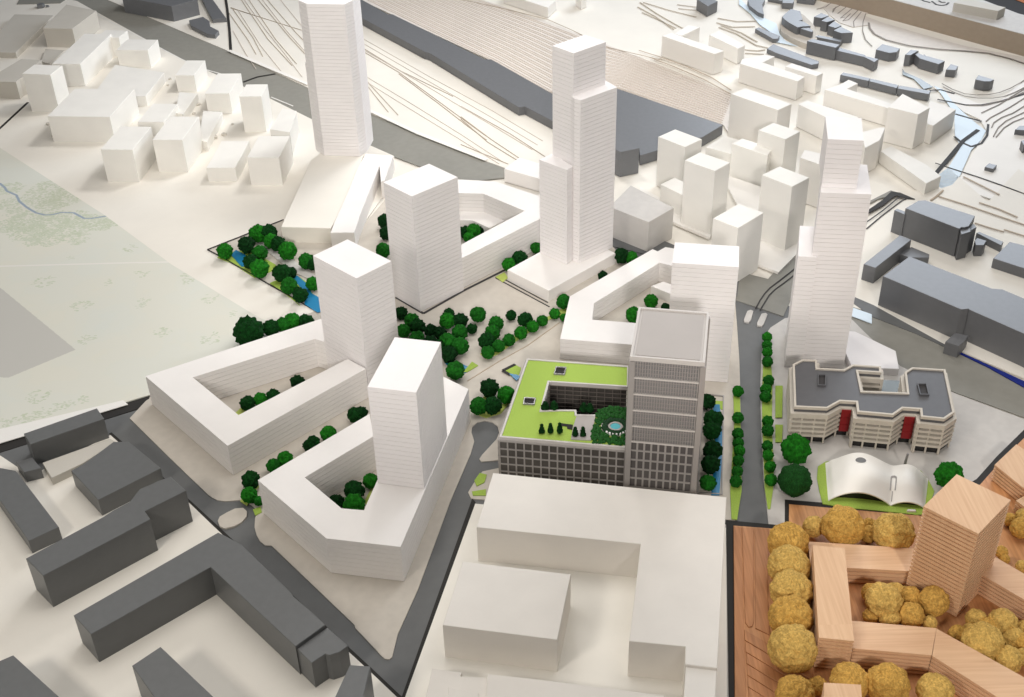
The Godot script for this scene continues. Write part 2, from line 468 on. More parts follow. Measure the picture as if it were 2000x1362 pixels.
	strip("rail_track", "bundle of very faint rails at the top left of the rail yard", "rail track", "fine rails in the cream yard", "sleeper", [[-2116, -5213, -1772, -4331, -1541, -3778, -1380, -3374], [-1969, -5201, -1618, -4319, -1401, -3818], [-1823, -5188, -1544, -4485, -1430, -4193], [-2025, -4352, -1844, -3852, -1721, -3543], [-2070, -4827, -1759, -4002, -1535, -3481]], 0.004, 0.003, "rail")
	plate("ground", "pinkish cream track bed with fine sleepers behind the grey slab", "track_bed", [-1147, -5029, -131, -3643, 300, -2983, 499, -3277, 736, -3023, 1331, -2392, 1347, -2246, 1458, -2525, 1440, -2903, 718, -3865, 298, -4396, -209, -4988, -774, -5647], 0.002, 0.004)
	sleeper_rows([[-1056, -4993, -483, -4177, -74, -3599, 308, -2977, 739, -3004, 1051, -2690, 1323, -2405], [-994, -4988, -443, -4204, -45, -3643, 327, -3039, 753, -3041, 1062, -2724, 1332, -2436], [-933, -4982, -404, -4231, -16, -3687, 347, -3102, 766, -3078, 1072, -2758, 1342, -2466], [-871, -4977, -364, -4259, 13, -3731, 367, -3166, 780, -3115, 1083, -2792, 1351, -2497], [-810, -4972, -324, -4286, 43, -3776, 387, -3231, 793, -3153, 1094, -2826, 1361, -2527], [-748, -4967, -284, -4314, 73, -3822, 407, -3296, 807, -3191, 1105, -2861, 1371, -2558], [-687, -4961, -243, -4342, 103, -3867, 428, -3363, 821, -3230, 1117, -2896, 1380, -2589], [-626, -4956, -203, -4370, 133, -3913, 449, -3430, 835, -3268, 1128, -2931, 1390, -2621], [-564, -4951, -162, -4398, 164, -3960, 470, -3498, 849, -3307, 1139, -2966, 1400, -2652], [-503, -4946, -121, -4427, 195, -4007, 491, -3567, 864, -3347, 1150, -3002, 1410, -2684], [-442, -4940, -80, -4455, 226, -4054, 513, -3638, 878, -3386, 1162, -3038, 1420, -2716], [-381, -4935, -38, -4484, 257, -4102, 535, -3709, 892, -3426, 1174, -3074, 1430, -2749], [-320, -4930, 4, -4513, 289, -4150, 558, -3781, 907, -3467, 1185, -3111, 1441, -2781], [-259, -4925, 46, -4542, 321, -4199, 581, -3854, 922, -3507, 1197, -3148, 1451, -2814], [-198, -4920, 88, -4571, 353, -4248, 604, -3929, 937, -3548, 1209, -3185, 1461, -2847]])
	strip("rail_track", "two brown rails edging the sleeper field near the white slabs", "rail track", "fine rails in the cream yard", "brown_line", [[950, -3701, 1084, -3558, 1245, -3363, 1381, -3147, 1471, -2923], [1013, -3552, 1154, -3370, 1318, -3131, 1454, -2867]], 0.008, 0.006, "rail")
	strip("rail_track", "brown line bordering the upper side of the sleeper field", "rail track", "fine rails in the cream yard", "brown_line", [[-329, -4940, 1, -4692, 338, -4402, 505, -4155, 720, -3791, 1090, -3495]], 0.006, 0.006, "rail")
	strip("rail_track", "fan of far brown rails near the top edge", "rail track", "far rails near the top edge", "pale_line", [[1070, -4778, 1170, -4502, 1295, -4211, 1356, -4108], [1041, -4672, 1147, -4451, 1252, -4140], [1096, -4776, 1273, -4572, 1455, -4400], [1062, -4537, 1163, -4373, 1272, -4163], [1350, -4700, 1472, -4636, 1492, -4628], [1346, -4606, 1477, -4555]], 0.01, -0.004, "rail")
	strip("rail_track", "brown rails passing the far grey and white blocks", "rail track", "far rails near the top edge", "pale_line", [[1611, -4362, 1740, -4275, 1891, -4275], [1586, -4262, 1686, -4155, 1852, -4154], [1587, -4162, 1694, -4008, 1789, -3766, 1864, -3704], [1610, -4198, 1730, -4029, 1809, -3834], [1694, -3683, 1776, -3654, 1835, -3672], [1682, -3617, 1810, -3585]], 0.012, -0.004, "rail")
	strip("contour_line", "long dark curved road line below the far ridge", "contour line", "curved lines on the far terrain", "soft_line", [[2693, -4169, 2669, -4048, 2670, -3928, 2723, -3794, 2847, -3670, 3020, -3589, 3201, -3542, 3339, -3487, 3452, -3370, 3515, -3270]], 0.014, -0.003, "")
	strip("contour_line", "dark line across the pale ground at the right edge", "contour line", "curved lines on the far terrain", "dark_line", [[2443, -1771, 2514, -1693, 2618, -1585, 2707, -1481, 2804, -1358]], 0.008, 0.003, "")
	strip("contour_line", "paired grey lines along the far right road", "contour line", "curved lines on the far terrain", "brown_line", [[2332, -1353, 2443, -1247, 2557, -1125, 2673, -1005], [2541, -1583, 2587, -1496, 2662, -1354], [2523, -1269, 2602, -1186, 2664, -1093], [2423, -1044, 2476, -992, 2539, -940], [2547, -964, 2629, -887], [2276, -1310, 2320, -1354, 2379, -1425]], 0.01, 0.006, "line")
	strip("board_joint", "thick black joint slanting past the pale blue water", "plate joint", "", "black", [[2318, -1551, 2387, -1611, 2699, -2062, 2835, -2208]], 0.024, 0.004, "")
	strip("contour_line", "black edge line of the river bank beside the white tower", "contour line", "curved lines on the far terrain", "dark_line", [[2737, -2843, 2811, -2847, 2876, -2776], [2741, -2692, 2818, -2641, 2887, -2591, 2984, -2584, 3113, -2630, 3319, -2745], [2779, -2456, 2841, -2390, 2899, -2335], [2666, -2125, 2680, -2044, 2718, -1978, 2792, -2020, 2862, -2128, 2925, -2290]], 0.014, 0.002, "line")
	plate("water", "pale ice blue river behind the white corner tower", "ice_blue", [2791, -2921, 2832, -2841, 2823, -2655, 2834, -2492, 2860, -2299, 2879, -2198, 2810, -2072, 2704, -1936, 2530, -1604, 2452, -1495, 2378, -1458, 2358, -1557, 2505, -1721, 2661, -1986, 2676, -2145, 2775, -2461, 2788, -2657, 2793, -2787], 0, 0.003)
	plate("water", "small dark teal pond below the far grey houses", "court", [2674, -3231, 2671, -3169, 2739, -3043, 2778, -2903, 2709, -2869, 2695, -3046, 2645, -3131], 0, 0.003)
	plate("water", "pale ice blue river bend between the far grey blocks", "ice_blue", [1848, -4810, 1879, -4589, 1938, -4348, 2016, -4191, 1997, -3973, 2009, -3830, 2072, -3710, 1933, -3813, 1949, -3976, 1891, -4188, 1868, -4432, 1820, -4648], 0, 0.003)
	plate("ground", "white hillside plate at the right edge beyond the pale river", "white_board", [2779, -2905, 2831, -2863, 2879, -2784, 2987, -2591, 3116, -2637, 3413, -2997, 3751, -2972, 2719, -441, 2741, -1185, 2638, -1282, 2390, -1557, 2452, -1497, 2537, -1605, 2753, -1982, 2881, -2183, 2903, -2367, 2841, -2494, 2814, -2695], -0.001, 0.006)
	plate("ground", "beige slope plate under the far ridge", "track_bed", [2442, -4557, 2642, -4813, 3029, -4780, 2701, -4326, 2793, -4167, 2998, -3907, 3232, -3635, 3559, -3389, 3521, -3286, 3345, -3503, 3026, -3606, 2852, -3687, 2728, -3811, 2670, -3957, 2686, -4126, 2556, -4087, 2483, -4192, 2450, -4373], -0.005, 0.004)
	strip("contour_line", "bundle of grey lines for shaded contour step edges on the white hillside", "contour line", "curved lines on the far terrain", "soft_line", [[2849, -2946, 2884, -2847, 2937, -2767, 3007, -2740, 3080, -2742, 3162, -2770, 3259, -2839, 3358, -2929, 3429, -3003], [2838, -2889, 2880, -2790, 2929, -2721, 3004, -2688, 3088, -2682, 3167, -2704, 3264, -2772, 3379, -2869], [2940, -2457, 2999, -2506, 3095, -2581, 3206, -2692, 3372, -2850], [2924, -2328, 2971, -2385, 3049, -2450, 3151, -2541, 3317, -2703], [2926, -2235, 2965, -2309, 3038, -2381, 3131, -2444, 3271, -2577], [2891, -2106, 2965, -2233, 3047, -2329, 3126, -2392, 3232, -2473], [2904, -2097, 2999, -2230, 3082, -2309, 3200, -2387], [2906, -2585, 2985, -2570, 3094, -2617, 3179, -2657, 3351, -2794]], 0.0065, 0.004, "step")  # flat grey ribbons paint the shaded edges of stacked layers
	strip("contour_line", "bundle of fine lines for shaded step edges on the slope under the far ridge", "contour line", "curved lines on the far terrain", "soft_line", [[2586, -4729, 2466, -4549, 2386, -4503], [2616, -4617, 2508, -4492, 2486, -4416, 2542, -4543], [2644, -4574, 2517, -4387, 2550, -4436], [2661, -4506, 2513, -4285, 2552, -4307], [2686, -4451, 2562, -4243, 2515, -4221, 2612, -4379], [2701, -4411, 2589, -4203, 2563, -4081], [2724, -4370, 2659, -4197, 2605, -4005, 2577, -3817, 2588, -3679]], 0.006, -0.003, "step")  # shaded layer edges drawn as flat grey ribbons
	plate("terrain", "long raised beige ridge along the far right edge", "ridge_brown", [2312, -4875, 2861, -4251, 3540, -3448, 3997, -2902, 4317, -3169, 3658, -3863, 3506, -4196, 2906, -5009], 0.1339, 0.15)
	plate("terrain", "pale grey top sheet of the far beige ridge", "plaza_pale", [2312, -4875, 2861, -4251, 3540, -3448, 3997, -2902, 4317, -3169, 3658, -3863, 3506, -4196, 2906, -5009], 0.1379, 0.0035)
	strip("printed_mark", "dark printed strokes on the far ridge at the top edge", "printed mark", "", "dark_line", [[3068, -4252, 3082, -4191, 3116, -4152], [3137, -4181, 3146, -4103, 3180, -4080, 3218, -4097, 3248, -4141], [3189, -4190, 3200, -4145, 3226, -4148]], 0.014, 0.1404, "stroke")
	block("model_building", "long low beige box lying on the far ridge", "", "beige_card", [3211, -3946, 3456, -3745, 3535, -3819, 3298, -4052], 0.1319, 0.202)
	plate("ground", "cream plate under the big L-shaped block at the bottom", "warm_board", [-154, 1036, 762, 1205, 726, 1436, 637, 1988, 598, 2229, -435, 2197, -368, 1950], 0, 0.02)
	plate("gap_shade_sheet", "black sheet for the shaded gap left of the bottom cream plate", "black", [-166, 1005, -153, 1026, -366, 1945, -429, 2178, -444, 2178, -378, 1945], -0.001, 0.004)  # gap shade drawn as a black sheet under the plate edge
	plate("ground_edge", "ledge with shade put into its grey right of the L-shaped block", "plaza_pale", [762, 1193, 775, 1196, 655, 1970, 615, 2228, 594, 2227], -0.003, 0.005)  # grey tone stands for shade on the plate's lower step
	plate("gap_shade_sheet", "black sheet for the shaded gap framing the wooden model board", "black", [769, 1165, 977, 1203, 1006, 1061, 1145, 1084, 1493, 1144, 1754, 974, 1879, 841, 2107, 619, 2283, 887, 1606, 2262, 606, 2230], 0.001, 0.004)  # black sheet stands for the shade between the boards
	plate("wood_board", "brown wooden base board under the wooden model", "wood_board", [790, 1200, 986, 1230, 1015, 1092, 1137, 1114, 1489, 1176, 1756, 1009, 1879, 878, 2084, 677, 2267, 922, 1604, 2265, 621, 2234], 0.005, 0.006)
	block("plank", "leftmost long plank of the wooden board beside the black gap", "planks of the wooden board", "wood_plank", [788, 1211, 815, 1214, 697, 1982, 690, 2063, 654, 2061, 663, 1980], 0.003, 0.009, 0.001)
	block("plank", "second plank of the wooden board, rounded at its near end", "planks of the wooden board", "wood_plank", [818, 1214, 860, 1219, 800, 1549, 777, 1675, 768, 1692, 756, 1693, 749, 1674, 768, 1548], 0.003, 0.009, 0.001)
	block("plank", "third plank of the wooden board next to the yellow trees", "planks of the wooden board", "wood_plank", [864, 1219, 913, 1226, 847, 1551, 820, 1731, 778, 1699], 0.003, 0.009, 0.001)
	block("plank", "slanting plank of the wooden board, first below the rounded plank", "planks of the wooden board", "wood_plank", [741, 1704, 734, 1749, 917, 1922, 927, 1881], 0.003, 0.009, 0.001)
	block("plank", "slanting plank of the wooden board, second below the rounded plank", "planks of the wooden board", "wood_plank", [735, 1755, 728, 1798, 907, 1968, 916, 1927], 0.003, 0.009, 0.001)
	block("plank", "slanting plank of the wooden board, third below the rounded plank", "planks of the wooden board", "wood_plank", [729, 1803, 722, 1846, 897, 2012, 906, 1972], 0.003, 0.009, 0.001)
	block("plank", "slanting plank of the wooden board, fourth below the rounded plank", "planks of the wooden board", "wood_plank", [723, 1851, 716, 1893, 887, 2056, 896, 2017], 0.003, 0.009, 0.001)
	block("plank", "slanting plank of the wooden board, fifth below the rounded plank", "planks of the wooden board", "wood_plank", [717, 1898, 710, 1940, 878, 2099, 886, 2060], 0.003, 0.009, 0.001)
	block("plank", "slanting plank of the wooden board, sixth below the rounded plank", "planks of the wooden board", "wood_plank", [711, 1944, 705, 1985, 868, 2141, 877, 2103], 0.003, 0.009, 0.001)
	block("plank", "slanting plank of the wooden board, seventh below the rounded plank", "planks of the wooden board", "wood_plank", [705, 1990, 699, 2029, 859, 2182, 867, 2145], 0.003, 0.009, 0.001)
	block("plank", "slanting plank of the wooden board, eighth below the rounded plank", "planks of the wooden board", "wood_plank", [700, 2034, 694, 2073, 850, 2222, 858, 2186], 0.003, 0.009, 0.001)
	block("plank", "slanting plank of the wooden board, ninth below the rounded plank", "planks of the wooden board", "wood_plank", [694, 2077, 688, 2115, 841, 2262, 849, 2227], 0.003, 0.009, 0.001)

func build_left_cluster() -> void:
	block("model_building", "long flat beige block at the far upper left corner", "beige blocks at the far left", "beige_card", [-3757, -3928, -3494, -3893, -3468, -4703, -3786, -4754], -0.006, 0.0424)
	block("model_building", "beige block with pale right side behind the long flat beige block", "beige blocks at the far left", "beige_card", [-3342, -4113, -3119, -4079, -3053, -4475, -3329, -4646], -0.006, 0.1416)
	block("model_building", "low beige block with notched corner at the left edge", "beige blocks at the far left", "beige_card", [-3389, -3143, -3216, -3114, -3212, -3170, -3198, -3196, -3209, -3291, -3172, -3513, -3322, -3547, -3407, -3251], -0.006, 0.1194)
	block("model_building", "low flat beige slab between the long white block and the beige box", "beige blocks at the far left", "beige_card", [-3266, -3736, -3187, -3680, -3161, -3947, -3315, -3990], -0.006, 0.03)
	block("model_building", "slim tower at the far left of the white cluster", "white card blocks of the upper left cluster", "cream_card", [-3071, -2899, -2881, -2864, -2852, -3022, -3042, -3057], -0.006, 0.2569)
	block("model_building", "long white block with glowing right side behind the slim left tower", "white card blocks of the upper left cluster", "cream_card", [-3037, -3334, -2842, -3316, -2787, -3903, -2983, -3921], -0.006, 0.1567)
	block("model_building", "small white block closing the far end of the long white block", "white card blocks of the upper left cluster", "cream_card", [-2892, -3892, -2728, -3862, -2702, -4007, -2866, -4036], -0.006, 0.1414)
	block("model_building", "white cube block at the top of the cluster beside the avenue", "white card blocks of the upper left cluster", "cream_card", [-2692, -3649, -2468, -3624, -2445, -3833, -2669, -3858], -0.006, 0.1292)
	block("model_building", "wide low white slab in the middle of the left cluster", "white card blocks of the upper left cluster", "cream_card", [-2684, -3063, -2407, -2941, -2330, -2936, -2304, -3352, -2680, -3526], -0.006, 0.0683)
	block("model_building", "large white block at the front left of the cluster", "white card blocks of the upper left cluster", "cream_card", [-2781, -2408, -2393, -2371, -2351, -2808, -2739, -2845], -0.006, 0.1678)
	block("model_building", "white block with shaded right side standing forward in the cluster", "white card blocks of the upper left cluster", "cream_card", [-2294, -1826, -2109, -1808, -2079, -2127, -2263, -2144], -0.006, 0.201)
	block("model_building", "tall white block with bright right side right of the forward block", "white card blocks of the upper left cluster", "cream_card", [-2026, -1936, -1852, -1921, -1824, -2254, -1998, -2268], -0.006, 0.2027)
	block("model_building", "low white block tucked behind the bright-sided tall block", "white card blocks of the upper left cluster", "cream_card", [-2263, -2465, -2099, -2448, -2069, -2731, -2233, -2749], -0.006, 0.0923)
	block("model_building", "white cube block right of the wide low slab", "white card blocks of the upper left cluster", "cream_card", [-2182, -3170, -2054, -3160, -2034, -3432, -2162, -3442], -0.006, 0.1153)
	block("model_building", "white block with bright right side beside the olive avenue", "white card blocks of the upper left cluster", "cream_card", [-1903, -2777, -1747, -2770, -1731, -3112, -1887, -3119], -0.006, 0.138)
	block("model_building", "slim white tower nearest the tall left tower's left side", "white card blocks of the upper left cluster", "cream_card", [-1618, -2475, -1483, -2469, -1474, -2664, -1609, -2670], -0.006, 0.233)
	block("model_building", "white block squeezed between the slim tower and the tall left tower", "white card blocks of the upper left cluster", "cream_card", [-1395, -2163, -1270, -2111, -1273, -2429, -1367, -2478], -0.006, 0.149)
	block("model_building", "white block at the right front of the cluster beside the podium", "white card blocks of the upper left cluster", "cream_card", [-1454, -1728, -1273, -1716, -1252, -2005, -1434, -2018], -0.006, 0.1717)
	block("model_building", "low white block standing alone at the front of the cluster", "white card blocks of the upper left cluster", "cream_card", [-1708, -1791, -1542, -1783, -1524, -2146, -1690, -2155], -0.006, 0.0855)
	block("model_building", "low flat cream slab behind the tall bright-sided block", "white card blocks of the upper left cluster", "cream_card", [-2080, -2668, -2027, -2640, -2004, -2979, -2131, -3014], -0.006, 0.06)
	block("model_building", "low cream slab in front of the avenue block", "white card blocks of the upper left cluster", "cream_card", [-1847, -2241, -1790, -2205, -1782, -2659, -1910, -2692], -0.006, 0.06)
	crumbs([Vector3(-2.6169, 0.018, -3.7171), Vector3(-2.2854, 0.016, -3.3945), Vector3(-2.2763, 0.012, -3.2849), Vector3(-1.9958, 0.018, -2.9276), Vector3(-1.9949, 0.014, -2.7797), Vector3(-1.716, 0.012, -2.5943), Vector3(-1.7387, 0.02, -2.4352), Vector3(-1.7864, 0.024, -2.3935), Vector3(-2.8108, 0.012, -2.4832), Vector3(-2.897, 0.02, -2.6734), Vector3(-3.6745, 0.04, -5.0368), Vector3(-3.6276, 0.02, -5.0403), Vector3(-2.1549, 0.016, -2.9386), Vector3(-2.2515, 0.012, -3.4753)])
	block("model_building", "dark grey gabled block in the far top left", "grey card blocks at the top left", "slate_card", [-2964, -4864, -2520, -4601, -2352, -4745, -2491, -5011, -2923, -5126], -0.006, 0.1201)
	block("model_building", "dark low grey piece in front of the far top left block", "grey card blocks at the top left", "slate_card", [-2390, -4536, -2296, -4609, -2227, -4506, -2200, -4385, -2113, -4278, -2124, -4191, -2190, -4219, -2347, -4414], -0.006, 0.03)
	block("model_building", "dark narrow grey slab right of the far top left block", "grey card blocks at the top left", "slate_card", [-2425, -5139, -2346, -5132, -2108, -4558, -2212, -4546], -0.006, 0.03)
	plate("road", "dark olive patch at the far top left corner", "olive_road", [-3900, -5126, -3718, -5122, -3550, -5126, -3522, -5277, -3931, -5331], 0.004, 0.004)

func build_towers() -> void:
	block("podium_building", "wide flat cream podium block left of the angled white bar", "", "cream_board", [-1175, -1048, -916, -1019, -898, -1115, -865, -1429, -839, -1695, -821, -1914, -1066, -1967, -1119, -1853], -0.006, 0.089)
	block("podium_building", "angled white bar block beside the foot of the tallest left tower", "", "ring_card", [-910, -961, -788, -954, -777, -1111, -719, -1733, -696, -1533, -677, -1547, -650, -1866, -811, -1907, -843, -1695, -866, -1417, -899, -1106], -0.006, 0.095)
	laminated("tower", "tallest left laminated tower with chamfered corners cut by the top edge", "white laminated towers", "white_card", [[[-1101, -1970, -1049, -1905, -842, -1876, -806, -1941, -783, -2099, -1077, -2138], 0.089, 0.9726, 43], [[-1110, -1992, -1088, -1968, -1067, -2117, -1091, -2120], 0.089, 0.6114, 25]])
	laminated("tower", "broad laminated tower right of the low podium with a flat white roof", "white laminated towers", "white_card", [[[-562, -477, -363, -660, -226, -510, -425, -328], 0, 0.6046, 29]])
	laminated("courtyard_building", "white laminated courtyard ring behind the broad left-centre tower", "white courtyard rings", "ring_card", [[[-307, -1396, -65, -1353, 162, -1168, 189, -968, 153, -910, -219, -545, -261, -511, -264, -620, -225, -678, 83, -1004, -129, -1212, -303, -1231], 0, 0.166, 8]])
	block("model_building", "low white curved terrace inside the rear courtyard ring", "", "ring_card", [-284, -1245, -132, -1228, -10, -1119, -100, -1033, -187, -1121, -274, -1134], 0, 0.0581)
	block("podium_building", "low white podium slab under the stepped centre tower", "", "ring_card", [-12, -595, 151, -762, 266, -903, 362, -961, 485, -777, 526, -730, 181, -390], -0.004, 0.0609)
	laminated("tower", "stepped centre tower of three joined laminated shafts", "white laminated towers", "white_card", [[[219, -792, 374, -926, 464, -822, 309, -688], 0.0609, 1.107, 51], [[313, -660, 300, -691, 453, -900, 516, -784, 339, -639], 0.0609, 0.905, 41], [[153, -750, 215, -813, 308, -670, 279, -628], 0.0609, 0.568, 25]])
	laminated("courtyard_building", "white laminated U-shaped courtyard block next to the printed park", "white courtyard rings", "ring_card", [[[-1530, 352, -845, -58, -800, 134, -855, 104, -1329, 370, -1092, 639, -696, 265, -612, 341, -1100, 833], 0, 0.1484, 7]])
	laminated("tower", "laminated tower rising from the U-shaped block by the printed park", "white laminated towers", "white_card", [[[-808, 137, -679, 6, -481, 199, -611, 331], 0, 0.5801, 28]])
	laminated("courtyard_building", "nearest white laminated courtyard block with a pointed corner", "white courtyard rings", "ring_card", [[[-945, 1061, -567, 676, -541, 820, -774, 1053, -621, 1229, -540, 1242, -355, 381, -279, 441, -180, 528, -398, 1434, -657, 1382], 0, 0.1648, 8]])
	laminated("tower", "nearest laminated tower standing on the pointed courtyard block", "white laminated towers", "white_card", [[[-501, 1097, -427, 791, -257, 831, -331, 1138], 0.1648, 0.5978, 21]])
	laminated("courtyard_building", "white laminated courtyard ring behind the green-roofed office", "white courtyard rings", "ring_card", [[[211, 93, 273, -258, 702, -678, 724, -655, 767, -695, 844, -664, 818, -473, 777, -511, 720, -545, 380, -193, 361, -55, 577, -12, 559, 161], 0, 0.1068, 5]])
	block("model_building", "small low white terrace inside the ring behind the office", "", "ring_card", [669, -429, 733, -467, 812, -400, 800, -306], 0, 0.0481)
	laminated("tower", "laminated slab tower with white roof behind the grey office tower", "white laminated towers", "white_card", [[[688, 88, 947, 137, 916, 306, 656, 257], 0, 0.5696, 28]])
	laminated("tower", "tallest right-hand tower stepping up in three laminated shafts", "white laminated towers", "white_card", [[[1235, 198, 1430, 225, 1482, -41, 1305, -67], 0, 0.8371, 41], [[1249, 152, 1383, 175, 1430, -40, 1291, -70], 0.8371, 1.044, 10], [[1178, 200, 1253, 213, 1312, -47, 1241, -60], 0, 0.551, 27]])
	block("podium_building", "low white wedge-shaped podium at the foot of the right-hand tower", "", "white_card", [1453, 55, 1513, -15, 1536, -11, 1672, 151, 1648, 287, 1453, 265], 0, 0.035)

func build_right_cluster() -> void:
	block("model_building", "white cube tower at the left end of the right cluster", "white card blocks of the right cluster", "cream_card", [829, -1600, 933, -1693, 1060, -1551, 956, -1458], -0.006, 0.2872)
	block("model_building", "white tower in front of the cube tower, second from left", "white card blocks of the right cluster", "cream_card", [903, -1117, 994, -1207, 1127, -1074, 1036, -983], -0.006, 0.3713)
	block("model_building", "low white annex left of the second white tower", "white card blocks of the right cluster", "cream_card", [816, -1320, 900, -1398, 1029, -1229, 946, -1147], -0.006, 0.138)
	block("model_building", "white tower in the middle of the right cluster with blue-grey right side", "white card blocks of the right cluster", "cream_card", [1388, -1662, 1488, -1756, 1609, -1628, 1509, -1533], -0.006, 0.2824)
	block("model_building", "wide pale block below the middle white tower", "white card blocks of the right cluster", "cream_card", [1254, -1686, 1320, -1754, 1465, -1618, 1419, -1519], -0.006, 0.1945)
	block("model_building", "low pale block between the grey slab and the middle tower", "white card blocks of the right cluster", "cream_card", [1147, -1901, 1280, -2052, 1360, -1979, 1279, -1797], -0.006, 0.08)
	block("model_building", "large tall white slab in front of the far slabs", "white card blocks of the right cluster", "white_board", [1333, -2229, 1430, -2312, 1654, -2053, 1558, -1969], -0.006, 0.2659)
	block("model_building", "far white L-shaped slab with a short return wing", "white card blocks of the right cluster", "white_board", [1547, -3088, 1574, -3169, 1733, -3241, 1797, -3204, 1698, -3098, 1915, -2828, 1854, -2756], -0.006, 0.1209)
	block("model_building", "narrow far white slab behind the L-shaped slab", "white card blocks of the right cluster", "white_board", [1833, -3029, 1885, -3086, 2047, -2897, 1996, -2846], -0.006, 0.1162)
	block("model_building", "far left white slab overlooking the sleeper field", "white card blocks of the right cluster", "white_board", [1097, -3607, 1166, -3663, 1471, -3286, 1401, -3230], -0.006, 0.1379)
	block("model_building", "short white wing behind the far left slab", "white card blocks of the right cluster", "white_board", [1198, -3753, 1325, -3927, 1399, -3873, 1249, -3707], -0.006, 0.099)
	block("model_building", "small white slab right of the far left slab", "white card blocks of the right cluster", "white_board", [1439, -3698, 1519, -3784, 1649, -3474, 1591, -3413], -0.006, 0.1036)
	block("model_building", "white slab cut by the top edge above the centre tower", "white card blocks of the right cluster", "white_board", [10, -4851, 341, -4471, 409, -4651, 77, -5016], -0.006, 0.0727)
	block("model_building", "small pale block cut by the top edge right of the white slab", "white card blocks of the right cluster", "white_board", [567, -4737, 602, -4642, 645, -4693, 601, -4808], -0.006, 0.0758)
	block("model_building", "long white L-shaped slab beside the far grey terrace row", "white card blocks of the right cluster", "white_board", [2001, -2640, 2118, -2722, 2188, -2794, 2230, -2728, 2141, -2645, 2364, -2371, 2322, -2310], -0.006, 0.1077)
	block("model_building", "white corner tower with grey right side near the pale river", "white card blocks of the right cluster", "white_board", [2233, -2099, 2372, -2293, 2466, -2071, 2373, -1980], -0.006, 0.211)
	block("model_building", "white triangular-looking wing right of the corner tower", "white card blocks of the right cluster", "white_board", [2513, -2230, 2590, -2416, 2701, -2267, 2495, -2041, 2471, -2069], -0.006, 0.1118)
	block("model_building", "long low cream slab in front of the white corner tower", "white card blocks of the right cluster", "cream_card", [2131, -1810, 2210, -1874, 2338, -1611, 2370, -1469, 2264, -1387], -0.006, 0.0677)
	block("model_building", "white block with dark side right of the tallest right tower", "white card blocks of the right cluster", "white_board", [2008, -1850, 2148, -1916, 2168, -1903, 2094, -1742, 1987, -1644], -0.006, 0.1666)
	block("model_building", "long white slab behind the head of the tallest right tower", "white card blocks of the right cluster", "white_board", [1771, -2349, 1834, -2406, 2080, -2130, 1944, -2019, 1889, -2141], -0.006, 0.1382)
	block("model_building", "small white block left of the tallest right tower's head", "white card blocks of the right cluster", "white_board", [1563, -1382, 1606, -1480, 1721, -1397, 1667, -1270], -0.006, 0.2423)
	block("model_building", "white tower nearest the tallest right tower, with grey right side", "white card blocks of the right cluster", "cream_card", [1262, -935, 1367, -1026, 1487, -890, 1383, -798], -0.006, 0.3665)
	block("model_building", "cream tower directly behind the white-roofed slab tower", "white card blocks of the right cluster", "cream_card", [972, -599, 1119, -745, 1220, -643, 1073, -497], -0.006, 0.31)
	block("model_building", "white cube with shade put into its tone right of the stepped centre tower", "", "plaza_pale", [516, -1019, 649, -1256, 842, -988, 698, -842], -0.006, 0.1694)  # the tower's shadow is put into a darker card tone
	block("model_building", "low beige block behind the rear courtyard ring", "", "ring_card", [-16, -1696, 72, -1842, 247, -1703, 186, -1553], -0.006, 0.0745)
	plate("ground", "white platform plate at the foot of the white tower", "white_board", [1210, -1601, 1269, -842, 1222, -670, 1309, -584, 1434, -756, 1471, -862, 1395, -1514, 1252, -1655], 0.012, 0.014)
	plate("ground", "cream platform plate below the second white tower", "white_board", [719, -1409, 871, -1122, 1027, -950, 1050, -997, 931, -1152, 833, -1402, 735, -1554], 0.012, 0.014)

